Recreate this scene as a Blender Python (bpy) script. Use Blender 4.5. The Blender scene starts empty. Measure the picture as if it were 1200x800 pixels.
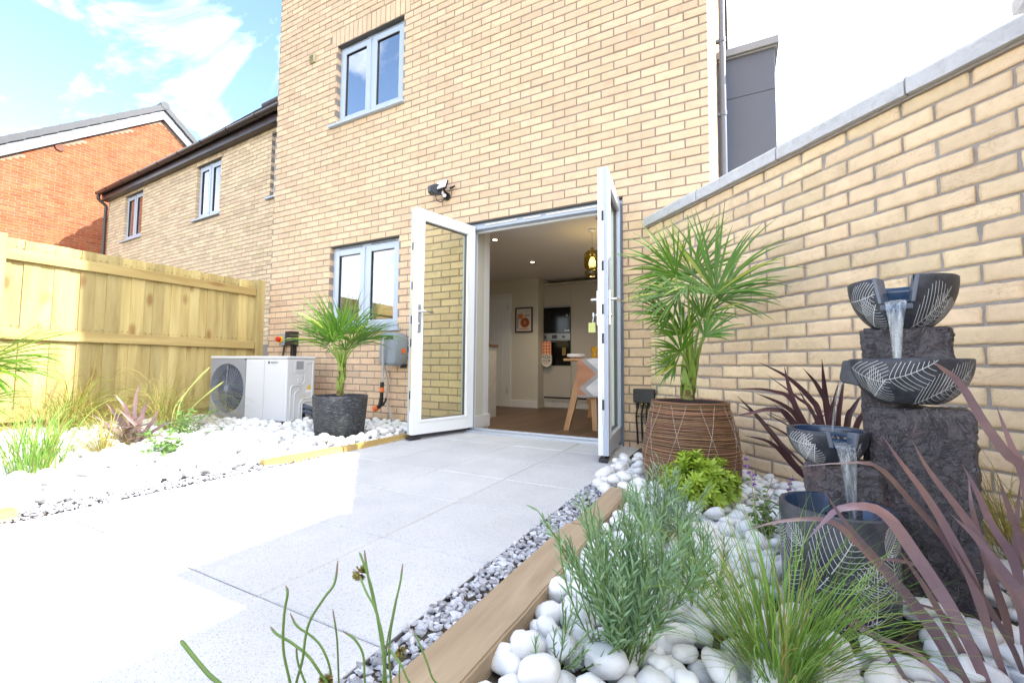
import bpy, bmesh, math, random
import numpy as np
from mathutils import Vector, Matrix, noise
random.seed(7); RNG = np.random.default_rng(7)
S = bpy.context.scene
C = S.collection
PI = math.pi
R = math.radians

# ---------------------------------------------------------------- camera (calibrated on brick courses and joints)
FPX, YAW, PITCH, ROLL, CAMH = 504.975, 0.482348, 0.0575266, 0.00839380, 0.6397
cy, sy, cp, sp, cr, sr = math.cos(YAW), math.sin(YAW), math.cos(PITCH), math.sin(PITCH), math.cos(ROLL), math.sin(ROLL)
_r = Vector((cy, sy, 0)); _f0 = Vector((-sy, cy, 0)); _up = Vector((0, 0, 1))
FW = cp*_f0 + sp*_up; _u = -sp*_f0 + cp*_up
RT = cr*_r + sr*_u; UP = -sr*_r + cr*_u
EYE = Vector((0, 0, CAMH))
def ray(x, y): return FW + RT*((x-600)/FPX) - UP*((y-400)/FPX)
def at(x, y, d): return EYE + ray(x, y)*d                      # photo pixel + distance along the axis -> world point
def onY(x, y, Y):
    v = ray(x, y); return EYE + v*(Y/v.y)
def onZ(x, y, z):
    v = ray(x, y); return EYE + v*((z-CAMH)/v.z)
cam = bpy.data.cameras.new('camera'); co = bpy.data.objects.new('camera', cam); C.objects.link(co)
cam.sensor_width = 36; cam.lens = FPX*36/1200; cam.clip_start = .02; cam.clip_end = 2000
M3 = Matrix((RT, UP, -FW)).transposed()
co.matrix_world = Matrix.Translation(EYE) @ M3.to_4x4()
S.camera = co

# ---------------------------------------------------------------- light
SUN = Vector((.947*math.cos(R(37.4)), .322*math.cos(R(37.4)), math.sin(R(37.4)))).normalized()
sl = bpy.data.lights.new('sun', 'SUN'); so = bpy.data.objects.new('sun', sl); C.objects.link(so)
sl.energy = 3.0; sl.angle = R(.53); sl.color = (1, .95, .87)
so.rotation_euler = SUN.to_track_quat('Z', 'Y').to_euler(); so.location = (20, 10, 30)
W = bpy.data.worlds.new('World'); S.world = W; W.use_nodes = True
nt = W.node_tree; nt.nodes.clear()
def N(nt, t, **k):
    n = nt.nodes.new(t)
    for a, b in k.items():
        if a in n.inputs: n.inputs[a].default_value = b
        else: setattr(n, a, b)
    return n
def LK(nt, a, b): nt.links.new(a, b)
out = N(nt, 'ShaderNodeOutputWorld'); bg = N(nt, 'ShaderNodeBackground'); LK(nt, bg.outputs[0], out.inputs[0])
sky = N(nt, 'ShaderNodeTexSky', sky_type='NISHITA', sun_disc=False, sun_elevation=R(37.4), sun_rotation=math.atan2(SUN.x, SUN.y),
        altitude=50, air_density=1.0, dust_density=.5, ozone_density=2.2)
tc = N(nt, 'ShaderNodeTexCoord')
mp = N(nt, 'ShaderNodeMapping'); mp.inputs['Scale'].default_value = (.8, 2.6, 3.6); mp.inputs['Rotation'].default_value = (.5, .35, .6)
LK(nt, tc.outputs['Generated'], mp.inputs[0])
nz = N(nt, 'ShaderNodeTexNoise', Scale=1.7, Detail=9, Roughness=.58, Distortion=.7); LK(nt, mp.outputs[0], nz.inputs['Vector'])
# cirrus bank thickening towards the horizon and towards the sun's side of the sky
dx = N(nt, 'ShaderNodeSeparateXYZ'); LK(nt, tc.outputs['Generated'], dx.inputs[0])
dot = N(nt, 'ShaderNodeVectorMath', operation='DOT_PRODUCT'); LK(nt, tc.outputs['Generated'], dot.inputs[0]); dot.inputs[1].default_value = SUN
ms = N(nt, 'ShaderNodeMapRange', **{'From Min': .35, 'From Max': .8, 'To Min': 0, 'To Max': .5}); LK(nt, dot.outputs['Value'], ms.inputs['Value'])
mz = N(nt, 'ShaderNodeMapRange', **{'From Min': .15, 'From Max': .45, 'To Min': .20, 'To Max': 0}); LK(nt, dx.outputs['Z'], mz.inputs['Value'])
a1 = N(nt, 'ShaderNodeMath', operation='ADD'); LK(nt, nz.outputs['Fac'], a1.inputs[0]); LK(nt, ms.outputs[0], a1.inputs[1])
a2 = N(nt, 'ShaderNodeMath', operation='ADD'); LK(nt, a1.outputs[0], a2.inputs[0]); LK(nt, mz.outputs[0], a2.inputs[1])
my = N(nt, 'ShaderNodeMapRange', **{'From Min': .1, 'From Max': -.7, 'To Min': 0, 'To Max': .22}); LK(nt, dx.outputs['Y'], my.inputs['Value'])  # more low cloud added behind the camera, to brighten the facade
mq = N(nt, 'ShaderNodeMapRange', **{'From Min': .52, 'From Max': .34, 'To Min': 0, 'To Max': 1}); LK(nt, dx.outputs['Z'], mq.inputs['Value'])
mm = N(nt, 'ShaderNodeMath', operation='MULTIPLY'); LK(nt, my.outputs[0], mm.inputs[0]); LK(nt, mq.outputs[0], mm.inputs[1])
a3 = N(nt, 'ShaderNodeMath', operation='ADD'); LK(nt, a2.outputs[0], a3.inputs[0]); LK(nt, mm.outputs[0], a3.inputs[1]); a2 = a3
cf = N(nt, 'ShaderNodeMapRange', **{'From Min': .53, 'From Max': .86, 'To Min': .0, 'To Max': .85}); LK(nt, a2.outputs[0], cf.inputs['Value'])
mx = N(nt, 'ShaderNodeMix', data_type='RGBA'); LK(nt, cf.outputs[0], mx.inputs['Factor'])
LK(nt, sky.outputs[0], mx.inputs['A']); mx.inputs['B'].default_value = (8.0, 8.1, 8.3, 1)
LK(nt, mx.outputs['Result'], bg.inputs[0]); bg.inputs[1].default_value = .15
S.view_settings.view_transform = 'Standard'; S.view_settings.look = 'None'; S.view_settings.gamma = 1
S.view_settings.use_curve_mapping = False; S.view_settings.exposure = 1.95
S.cycles.use_denoising = True
S.cycles.max_bounces = 9; S.cycles.diffuse_bounces = 5; S.cycles.transparent_max_bounces = 16
S.cycles.sample_clamp_indirect = 8

# ---------------------------------------------------------------- materials
MATS = {}
def mat(name, c, rough=.6, var=.12, vs=12, bump=0, bs=60, island=0, metal=0, spec=.5, c2=None, c2s=6, c2r=(.45, .6), stretch=None,
        transl=0, emit=None, coat=0, bd=.01, sheen=0, crease=False, objrand=0):
    if name in MATS: return MATS[name]
    m = bpy.data.materials.new(name); m.use_nodes = True; t = m.node_tree; t.nodes.clear()
    o = N(t, 'ShaderNodeOutputMaterial'); p = N(t, 'ShaderNodeBsdfPrincipled')
    p.inputs['Roughness'].default_value = rough; p.inputs['Metallic'].default_value = metal
    p.inputs['Specular IOR Level'].default_value = spec; p.inputs['Coat Weight'].default_value = coat
    tc = N(t, 'ShaderNodeTexCoord'); vec = tc.outputs['Object']
    if stretch:
        mp = N(t, 'ShaderNodeMapping'); mp.inputs['Scale'].default_value = stretch; LK(t, vec, mp.inputs[0]); vec = mp.outputs[0]
    nz = N(t, 'ShaderNodeTexNoise', Scale=vs, Detail=6, Roughness=.6); LK(t, vec, nz.inputs['Vector'])
    base = N(t, 'ShaderNodeRGB'); base.outputs[0].default_value = (*c, 1); col = base.outputs[0]
    if c2:
        n2 = N(t, 'ShaderNodeTexNoise', Scale=c2s, Detail=5, Roughness=.65, Distortion=.4); LK(t, vec, n2.inputs['Vector'])
        mr = N(t, 'ShaderNodeMapRange', **{'From Min': c2r[0], 'From Max': c2r[1]}); LK(t, n2.outputs['Fac'], mr.inputs['Value'])
        mx = N(t, 'ShaderNodeMix', data_type='RGBA'); LK(t, mr.outputs[0], mx.inputs['Factor'])
        LK(t, col, mx.inputs['A']); mx.inputs['B'].default_value = (*c2, 1); col = mx.outputs['Result']
    h = N(t, 'ShaderNodeHueSaturation'); LK(t, col, h.inputs['Color'])
    v = N(t, 'ShaderNodeMapRange', **{'From Min': .25, 'From Max': .75, 'To Min': 1-var, 'To Max': 1+var}); LK(t, nz.outputs['Fac'], v.inputs['Value'])
    if island:
        g = N(t, 'ShaderNodeNewGeometry')
        v2 = N(t, 'ShaderNodeMapRange', **{'To Min': 1-island, 'To Max': 1+island}); LK(t, g.outputs['Random Per Island'], v2.inputs['Value'])
        mu = N(t, 'ShaderNodeMath', operation='MULTIPLY'); LK(t, v.outputs[0], mu.inputs[0]); LK(t, v2.outputs[0], mu.inputs[1]); LK(t, mu.outputs[0], h.inputs['Value'])
        fr = N(t, 'ShaderNodeMath', operation='MULTIPLY'); fr.inputs[1].default_value = 7.31; LK(t, g.outputs['Random Per Island'], fr.inputs[0])
        fc = N(t, 'ShaderNodeMath', operation='FRACT'); LK(t, fr.outputs[0], fc.inputs[0])
        hh = N(t, 'ShaderNodeMapRange', **{'To Min': .5-island*.045, 'To Max': .5+island*.045}); LK(t, fc.outputs[0], hh.inputs['Value']); LK(t, hh.outputs[0], h.inputs['Hue'])
    else: LK(t, v.outputs[0], h.inputs['Value'])
    final = h.outputs[0]
    if objrand:
        oi = N(t, 'ShaderNodeObjectInfo'); ov = N(t, 'ShaderNodeMapRange', **{'To Min': 1-objrand, 'To Max': 1+objrand*.4}); LK(t, oi.outputs['Random'], ov.inputs['Value'])
        h2 = N(t, 'ShaderNodeHueSaturation'); LK(t, final, h2.inputs['Color']); LK(t, ov.outputs[0], h2.inputs['Value']); final = h2.outputs[0]
    if crease:                                                       # drag marks and smears in the brick face
        cm = N(t, 'ShaderNodeMapping'); cm.inputs['Scale'].default_value = (11, 11, 24); LK(t, tc.outputs['Object'], cm.inputs[0])
        q = N(t, 'ShaderNodeTexNoise', Scale=1, Detail=6, Roughness=.62, Distortion=1.6); LK(t, cm.outputs[0], q.inputs['Vector'])
        e = N(t, 'ShaderNodeMath', operation='SUBTRACT'); LK(t, q.outputs['Fac'], e.inputs[0]); e.inputs[1].default_value = .5
        f = N(t, 'ShaderNodeMath', operation='ABSOLUTE'); LK(t, e.outputs[0], f.inputs[0])
        r_ = N(t, 'ShaderNodeMapRange', **{'From Min': 0, 'From Max': .014, 'To Min': 1, 'To Max': 0}); LK(t, f.outputs[0], r_.inputs['Value'])
        k = N(t, 'ShaderNodeTexNoise', Scale=7, Detail=3); LK(t, tc.outputs['Object'], k.inputs['Vector'])
        km = N(t, 'ShaderNodeMapRange', **{'From Min': .50, 'From Max': .62, 'To Min': 0, 'To Max': .5}); LK(t, k.outputs['Fac'], km.inputs['Value'])
        mu2 = N(t, 'ShaderNodeMath', operation='MULTIPLY'); LK(t, r_.outputs[0], mu2.inputs[0]); LK(t, km.outputs[0], mu2.inputs[1])
        m3 = N(t, 'ShaderNodeMix', data_type='RGBA'); LK(t, mu2.outputs[0], m3.inputs['Factor']); LK(t, final, m3.inputs['A']); m3.inputs['B'].default_value = (.20, .13, .075, 1)
        sa = N(t, 'ShaderNodeTexNoise', Scale=3.1, Detail=8, Roughness=.7); LK(t, tc.outputs['Object'], sa.inputs['Vector'])
        sm_ = N(t, 'ShaderNodeMapRange', **{'From Min': .60, 'From Max': .74, 'To Min': 0, 'To Max': .4}); LK(t, sa.outputs['Fac'], sm_.inputs['Value'])
        m4 = N(t, 'ShaderNodeMix', data_type='RGBA'); LK(t, sm_.outputs[0], m4.inputs['Factor']); LK(t, m3.outputs['Result'], m4.inputs['A']); m4.inputs['B'].default_value = (.80, .70, .55, 1); final = m4.outputs['Result']
    LK(t, final, p.inputs['Base Color'])
    if bump:
        b = N(t, 'ShaderNodeTexNoise', Scale=bs, Detail=7, Roughness=.65); LK(t, vec, b.inputs['Vector'])
        bn = N(t, 'ShaderNodeBump', Strength=bump, Distance=bd); LK(t, b.outputs['Fac'], bn.inputs['Height']); LK(t, bn.outputs[0], p.inputs['Normal'])
    if emit: p.inputs['Emission Color'].default_value = (*emit[:3], 1); p.inputs['Emission Strength'].default_value = emit[3]
    if transl:
        tr = N(t, 'ShaderNodeBsdfTranslucent'); LK(t, h.outputs[0], tr.inputs[0]); ms = N(t, 'ShaderNodeMixShader'); ms.inputs[0].default_value = transl
        LK(t, p.outputs[0], ms.inputs[1]); LK(t, tr.outputs[0], ms.inputs[2]); LK(t, ms.outputs[0], o.inputs[0])
    else: LK(t, p.outputs[0], o.inputs[0])
    MATS[name] = m; return m
def glassmat(name, tint, refl, rough=0.0):
    m = bpy.data.materials.new(name); m.use_nodes = True; t = m.node_tree; t.nodes.clear()
    o = N(t, 'ShaderNodeOutputMaterial'); tr = N(t, 'ShaderNodeBsdfTransparent'); tr.inputs[0].default_value = (*tint, 1)
    gl = N(t, 'ShaderNodeBsdfGlossy', Roughness=rough); g = N(t, 'ShaderNodeNewGeometry')
    dt = N(t, 'ShaderNodeVectorMath', operation='DOT_PRODUCT'); LK(t, g.outputs['Incoming'], dt.inputs[0]); LK(t, g.outputs['Normal'], dt.inputs[1])
    ab = N(t, 'ShaderNodeMath', operation='ABSOLUTE'); LK(t, dt.outputs['Value'], ab.inputs[0]); iv = N(t, 'ShaderNodeMath', operation='SUBTRACT'); iv.inputs[0].default_value = 1; LK(t, ab.outputs[0], iv.inputs[1])
    pw = N(t, 'ShaderNodeMath', operation='POWER'); LK(t, iv.outputs[0], pw.inputs[0]); pw.inputs[1].default_value = 5
    ad = N(t, 'ShaderNodeMapRange', **{'From Min': 0, 'From Max': 1, 'To Min': refl, 'To Max': 1}); LK(t, pw.outputs[0], ad.inputs['Value'])
    mx = N(t, 'ShaderNodeMixShader'); LK(t, ad.outputs[0], mx.inputs[0]); LK(t, tr.outputs[0], mx.inputs[1]); LK(t, gl.outputs[0], mx.inputs[2]); LK(t, mx.outputs[0], o.inputs[0])
    MATS[name] = m; return m
def watermat():
    m = bpy.data.materials.new('water'); m.use_nodes = True; t = m.node_tree; t.nodes.clear()
    o = N(t, 'ShaderNodeOutputMaterial'); tr = N(t, 'ShaderNodeBsdfTransparent'); tr.inputs[0].default_value = (.88, .93, .97, 1)
    gl = N(t, 'ShaderNodeBsdfGlossy', Roughness=.06); df = N(t, 'ShaderNodeBsdfDiffuse'); df.inputs[0].default_value = (.8, .84, .88, 1)
    tc = N(t, 'ShaderNodeTexCoord'); mp = N(t, 'ShaderNodeMapping'); mp.inputs['Scale'].default_value = (150, 150, 7); LK(t, tc.outputs['Object'], mp.inputs[0])
    nz = N(t, 'ShaderNodeTexNoise', Scale=1, Detail=3); LK(t, mp.outputs[0], nz.inputs['Vector'])
    bn = N(t, 'ShaderNodeBump', Strength=.8, Distance=.004); LK(t, nz.outputs['Fac'], bn.inputs['Height']); LK(t, bn.outputs[0], gl.inputs['Normal'])
    f = N(t, 'ShaderNodeMapRange', **{'From Min': .45, 'From Max': .75, 'To Min': .03, 'To Max': .40}); LK(t, nz.outputs['Fac'], f.inputs['Value'])
    m1 = N(t, 'ShaderNodeMixShader'); LK(t, f.outputs[0], m1.inputs[0]); LK(t, tr.outputs[0], m1.inputs[1]); LK(t, df.outputs[0], m1.inputs[2])
    g = N(t, 'ShaderNodeNewGeometry'); dt = N(t, 'ShaderNodeVectorMath', operation='DOT_PRODUCT'); LK(t, g.outputs['Incoming'], dt.inputs[0]); LK(t, bn.outputs[0], dt.inputs[1])
    ab = N(t, 'ShaderNodeMath', operation='ABSOLUTE'); LK(t, dt.outputs['Value'], ab.inputs[0]); iv = N(t, 'ShaderNodeMath', operation='SUBTRACT'); iv.inputs[0].default_value = 1; LK(t, ab.outputs[0], iv.inputs[1])
    pw = N(t, 'ShaderNodeMath', operation='POWER'); LK(t, iv.outputs[0], pw.inputs[0]); pw.inputs[1].default_value = 3.5
    ad = N(t, 'ShaderNodeMapRange', **{'To Min': .05, 'To Max': .8}); LK(t, pw.outputs[0], ad.inputs['Value'])
    m2 = N(t, 'ShaderNodeMixShader'); LK(t, ad.outputs[0], m2.inputs[0]); LK(t, m1.outputs[0], m2.inputs[1]); LK(t, gl.outputs[0], m2.inputs[2]); LK(t, m2.outputs[0], o.inputs[0])
    return m
def woodmat(name, c, dark, stretch, island=.12, rough=.7, knots=True, knotscale=(5, 5, 2.2)):
    m = bpy.data.materials.new(name); m.use_nodes = True; t = m.node_tree; t.nodes.clear()
    o = N(t, 'ShaderNodeOutputMaterial'); p = N(t, 'ShaderNodeBsdfPrincipled'); p.inputs['Roughness'].default_value = rough; LK(t, p.outputs[0], o.inputs[0])
    tc = N(t, 'ShaderNodeTexCoord'); g = N(t, 'ShaderNodeNewGeometry')
    off = N(t, 'ShaderNodeVectorMath', operation='ADD'); LK(t, tc.outputs['Object'], off.inputs[0])
    sc = N(t, 'ShaderNodeMath', operation='MULTIPLY'); sc.inputs[1].default_value = 31.0; LK(t, g.outputs['Random Per Island'], sc.inputs[0]); LK(t, sc.outputs[0], off.inputs[1])
    mp = N(t, 'ShaderNodeMapping'); mp.inputs['Scale'].default_value = stretch; LK(t, off.outputs[0], mp.inputs[0])
    nz = N(t, 'ShaderNodeTexNoise', Scale=1, Detail=7, Roughness=.6, Distortion=.5); LK(t, mp.outputs[0], nz.inputs['Vector'])
    mr = N(t, 'ShaderNodeMapRange', **{'From Min': .35, 'From Max': .68}); LK(t, nz.outputs['Fac'], mr.inputs['Value'])
    mx = N(t, 'ShaderNodeMix', data_type='RGBA'); LK(t, mr.outputs[0], mx.inputs['Factor']); mx.inputs['A'].default_value = (*c, 1); mx.inputs['B'].default_value = (*dark, 1)
    col = mx.outputs['Result']
    if knots:
        mk = N(t, 'ShaderNodeMapping'); mk.inputs['Scale'].default_value = knotscale; LK(t, off.outputs[0], mk.inputs[0])
        vo = N(t, 'ShaderNodeTexVoronoi', Scale=1); LK(t, mk.outputs[0], vo.inputs['Vector'])
        kr = N(t, 'ShaderNodeMapRange', **{'From Min': .08, 'From Max': .20, 'To Min': .85, 'To Max': 0}); LK(t, vo.outputs['Distance'], kr.inputs['Value'])
        m2 = N(t, 'ShaderNodeMix', data_type='RGBA'); LK(t, kr.outputs[0], m2.inputs['Factor']); LK(t, col, m2.inputs['A']); m2.inputs['B'].default_value = (dark[0]*.72, dark[1]*.52, dark[2]*.45, 1); col = m2.outputs['Result']
    h = N(t, 'ShaderNodeHueSaturation'); LK(t, col, h.inputs['Color'])
    v2 = N(t, 'ShaderNodeMapRange', **{'To Min': 1-island, 'To Max': 1+island}); LK(t, g.outputs['Random Per Island'], v2.inputs['Value']); LK(t, v2.outputs[0], h.inputs['Value'])
    LK(t, h.outputs[0], p.inputs['Base Color'])
    bn = N(t, 'ShaderNodeBump', Strength=.35, Distance=.004); LK(t, nz.outputs['Fac'], bn.inputs['Height']); LK(t, bn.outputs[0], p.inputs['Normal'])
    MATS[name] = m; return m

BUFF = mat('buff_brick', (.655, .47, .31), .85, .08, 9, .4, 90, .10, spec=.2, c2=(.58, .40, .25), c2s=14, c2r=(.5, .75))
BUFFW = mat('pale_buff_brick', (.74, .565, .365), .85, .10, 10, .55, 55, .10, spec=.2, c2=(.63, .46, .29), c2s=22, c2r=(.52, .78), bd=.006, crease=True)
NBUFF = mat('neighbour_brick', (.66, .495, .325), .85, .12, 9, .4, 60, .15, spec=.2)
RED = mat('red_brick', (.33, .10, .042), .85, .10, 7, .4, 60, .13, spec=.2, c2=(.37, .13, .06), c2s=3)
MORT = mat('mortar', (.28, .235, .20), .95, .14, 25, .6, 160, spec=.1)
MORTG = mat('garden_wall_mortar', (.36, .32, .29), .95, .16, 25, .7, 160, spec=.1)
MORTR = mat('mortar_pale', (.36, .25, .19), .95, .1, 25, .5, 160, spec=.1)
CONC = mat('coping_concrete', (.52, .52, .53), .85, .13, 12, .5, 120, spec=.2, c2=(.42, .41, .40), c2s=25, c2r=(.5, .75))
FRAME = mat('grey_blue_upvc', (.42, .475, .57), .35, .03, 4, spec=.45)
WHITE = mat('white_upvc', (.80, .81, .82), .3, .02, 3, spec=.5)
GLASS = glassmat('pane_glass', (.75, .80, .80), .34)
GLASSD = glassmat('door_glass', (.80, .86, .70), .05)
GLASSU = glassmat('window_glass', (.35, .42, .5), .55)
BLACKP = mat('black_plastic', (.012, .012, .014), .4, .1)
DARKP = mat('anthracite_plastic', (.03, .028, .032), .35, .1)
CHROME = mat('chrome', (.75, .75, .76), .15, .02, metal=1)
STEEL = mat('steel', (.5, .5, .52), .35, .05, metal=1)
PLASTER = mat('cream_paint', (.60, .58, .50), .8, .02, 3)
CEIL = mat('ceiling_paint', (.72, .71, .69), .9, .02, 3)
CAB = mat('greige_cabinet', (.46, .43, .38), .5, .02, 3)
WPAINT = mat('white_paint', (.72, .72, .72), .5, .02, 3)
WATER = watermat()

# ---------------------------------------------------------------- mesh helpers
class MB:
    def __init__(s): s.v = []; s.f = []; s.m = []; s.s = []
    def add(s, vs, fs, mi=0, smooth=False):
        o = len(s.v); s.v.extend([tuple(p) for p in vs]); s.f.extend([tuple(i+o for i in f) for f in fs]); s.m.extend([mi]*len(fs)); s.s.extend([smooth]*len(fs)); return s
    def box(s, x0, x1, y0, y1, z0, z1, mi=0, T=None):
        vs = [Vector(p) for p in ((x0,y0,z0),(x1,y0,z0),(x1,y1,z0),(x0,y1,z0),(x0,y0,z1),(x1,y0,z1),(x1,y1,z1),(x0,y1,z1))]
        if T: vs = [T @ p for p in vs]
        return s.add(vs, [(3,2,1,0),(4,5,6,7),(0,1,5,4),(1,2,6,5),(2,3,7,6),(3,0,4,7)], mi)
    def tube(s, pts, r, n=8, mi=0, caps=True):
        pts = [Vector(p) for p in pts]; k = len(pts); rs = r if isinstance(r, (list, tuple)) else [r]*k
        t0 = (pts[1]-pts[0]).normalized(); a = t0.orthogonal().normalized(); vs = []
        for i, p in enumerate(pts):
            t = (pts[min(i+1, k-1)]-pts[max(i-1, 0)]).normalized(); a = (a - t*a.dot(t))
            a = a.normalized() if a.length > 1e-6 else t.orthogonal().normalized(); b = t.cross(a)
            for j in range(n): vs.append(p + (a*math.cos(2*PI*j/n)+b*math.sin(2*PI*j/n))*rs[i])
        fs = [(i*n+j, i*n+(j+1) % n, (i+1)*n+(j+1) % n, (i+1)*n+j) for i in range(k-1) for j in range(n)]
        s.add(vs, fs, mi, True)
        if caps: s.add(vs[:n], [tuple(range(n-1, -1, -1))], mi); s.add(vs[-n:], [tuple(range(n))], mi)
        return s
    def lathe(s, prof, n=48, c=(0,0,0), mi=0, a0=0, a1=2*PI, skip=None):
        c = Vector(c); full = abs(a1-a0-2*PI) < 1e-6; nn = n if full else n+1; vs = []
        for r, z in prof:
            for j in range(nn):
                a = a0+(a1-a0)*j/n; vs.append(c+Vector((r*math.cos(a), r*math.sin(a), z)))
        fs = []
        for i in range(len(prof)-1):
            for j in range(n):
                if skip and skip(a0+(a1-a0)*(j+.5)/n, i): continue
                j2 = (j+1) % nn if full else j+1
                fs.append((i*nn+j, i*nn+j2, (i+1)*nn+j2, (i+1)*nn+j))
        return s.add(vs, fs, mi, True)
    def strip(s, pts, ws, nrm, fold=0, mi=0):                      # ribbon with an optional V fold; nrm = vector or list
        pts = [Vector(p) for p in pts]; k = len(pts); vs = []
        for i, p in enumerate(pts):
            t = (pts[min(i+1, k-1)]-pts[max(i-1, 0)]); t = t.normalized() if t.length > 1e-9 else Vector((0,0,1))
            n = Vector(nrm[i] if isinstance(nrm, list) else nrm); sd = t.cross(n)
            sd = sd.normalized() if sd.length > 1e-6 else t.orthogonal().normalized(); nn = sd.cross(t)
            w = ws[i]/2
            if fold: vs += [p-sd*w+nn*w*fold, p, p+sd*w+nn*w*fold]
            else: vs += [p-sd*w, p+sd*w]
        c = 3 if fold else 2
        fs = [(i*c+j, i*c+j+1, (i+1)*c+j+1, (i+1)*c+j) for i in range(k-1) for j in range(c-1)]
        return s.add(vs, fs, mi, True)
    def mesh(s, name, mats):
        me = bpy.data.meshes.new(name); me.from_pydata(s.v, [], s.f)
        for m in (mats if isinstance(mats, (list, tuple)) else [mats]): me.materials.append(m)
        me.polygons.foreach_set('material_index', s.m); me.polygons.foreach_set('use_smooth', s.s); me.update(); return me
def obj(name, mb, mats, parent=None, local=False, bevel=0, seg=2):
    """one mesh object; with a parent and local=False its vertices are world coordinates"""
    root = parent
    if parent and not local:
        while root.parent: root = root.parent
        l = root.location; mb.v = [(p[0]-l.x, p[1]-l.y, p[2]-l.z) for p in mb.v]
    me = mb.mesh(name, mats)
    if bevel:
        bm = bmesh.new(); bm.from_mesh(me); bmesh.ops.remove_doubles(bm, verts=bm.verts, dist=1e-6)
        es = [e for e in bm.edges if len(e.link_faces) == 2 and e.calc_face_angle(0) > .6]
        bmesh.ops.bevel(bm, geom=es, offset=bevel, segments=seg, affect='EDGES', clamp_overlap=True, profile=.5); bm.to_mesh(me); bm.free()
    o = bpy.data.objects.new(name, me); C.objects.link(o)
    if parent: o.parent = parent
    return o
def tag(o, label=None, cat=None, group=None, kind=None):
    if label: o['label'] = label
    if cat: o['category'] = cat
    if group: o['group'] = group
    if kind: o['kind'] = kind
    return o
def thing(name, label, cat, loc=(0,0,0), rz=0, group=None):
    o = bpy.data.objects.new(name, None); o.empty_display_size = .05; C.objects.link(o); o.location = loc; o.rotation_euler = (0,0,rz)
    return tag(o, label, cat, group)
def struct(name, mb, mats, **k): return tag(obj(name, mb, mats, **k), kind='structure')
def smooth_curve(P, n=24):
    P = [Vector(p) for p in P]; P = [P[0]*2-P[1]]+P+[P[-1]*2-P[-2]]; o = []; k = len(P)-3
    for i in range(n+1):
        t = i/n*k; a = min(int(t), k-1); t -= a; p0, p1, p2, p3 = P[a:a+4]
        o.append(.5*((2*p1)+(p2-p0)*t+(2*p0-5*p1+4*p2-p3)*t*t+(3*p1-p0-3*p2+p3)*t**3))
    return o
def text_mesh(name, txt, size, mats, parent, loc, rot, depth=.0008, bold=False, align='CENTER'):
    cu = bpy.data.curves.new(name, 'FONT'); cu.body = txt; cu.size = size; cu.extrude = depth; cu.align_x = align; cu.align_y = 'CENTER'
    if bold: cu.offset = size*.02
    tmp = bpy.data.objects.new('t', cu); C.objects.link(tmp); dg = bpy.context.evaluated_depsgraph_get()
    me = bpy.data.meshes.new_from_object(tmp.evaluated_get(dg)); bpy.data.objects.remove(tmp); me.materials.clear(); me.materials.append(mats); me.name = name
    o = bpy.data.objects.new(name, me); C.objects.link(o); o.parent = parent; o.location = loc; o.rotation_euler = rot; return o

# ---------------------------------------------------------------- brickwork: every brick is modelled
BL, BH, J = .215, .065, .010
def layout(length, z0, z1, holes=(), u0=0, top=None, offset=0.0, soldier=()):
    """stretcher-bond bricks as (u0,u1,z0,z1), clear of holes and of soldier bands; top(u) limits the height (gables)"""
    o = []; n = int(math.ceil((z1-z0)/.075)); cut = list(holes)+list(soldier)
    for k in range(n):
        a, b = z0+k*.075+.005, z0+k*.075+.070
        if b > z1+.03: break
        segs = [(u0, u0+length)]
        for h in cut:
            if h[2] < b-.03 and h[3] > a+.03:
                ns = []
                for s0, s1 in segs:
                    if h[0] > s0 and h[0] < s1: ns.append((s0, h[0]))
                    if h[1] < s1 and h[1] > s0: ns.append((h[1], s1))
                    if h[1] <= s0 or h[0] >= s1: ns.append((s0, s1))
                segs = ns
        for s0, s1 in segs:
            first = u0+offset - (.1125 if k % 2 else 0)
            i0 = int(math.floor((s0-first)/.225))
            for i in range(i0, i0+int((s1-s0)/.225)+3):
                x0, x1 = first+i*.225+.005, first+i*.225+.220
                x0c, x1c = max(x0, s0), min(x1, s1)
                if x1c-x0c < .03: continue
                if top and min(top(x0c), top(x1c)) < b: continue
                o.append((x0c, x1c, a, b))
    for h in soldier:
        i = 0; x = h[0]+.005
        while x+.065 <= h[1]+.004: o.append((x, x+.065, h[2]+.005, h[3]-.005)); x += .0752
    return o
def bricks(mb, L, O, U, Nn, depth=.1, mi=0, jit=.0012, bev=.004):
    O, U, Nn = np.array(O, float), np.array(U, float), np.array(Nn, float); Z = np.array((0, 0, 1.))
    fs = [(0,1,5,4),(1,2,6,5),(2,3,7,6),(3,0,4,7),(4,5,9,8),(5,6,10,9),(6,7,11,10),(7,4,8,11),(8,9,10,11)]
    rr = RNG.uniform(-1, 1, (len(L), 12, 3))*jit; dd = RNG.normal(0, .0012, len(L))
    for i, (a, b, c, d) in enumerate(L):
        f = dd[i]; v = []
        for (u, z, n) in ((a,c,-depth),(b,c,-depth),(b,d,-depth),(a,d,-depth),(a,c,f-bev),(b,c,f-bev),(b,d,f-bev),(a,d,f-bev),
                          (a+bev,c+bev,f),(b-bev,c+bev,f),(b-bev,d-bev,f),(a+bev,d-bev,f)):
            q = len(v); w = rr[i, q] if q > 3 else (0, 0, 0)
            v.append(O+U*(u+w[0])+Z*(z+w[1])+Nn*(n+w[2]*.6))
        mb.add(v, fs, mi)
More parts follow.
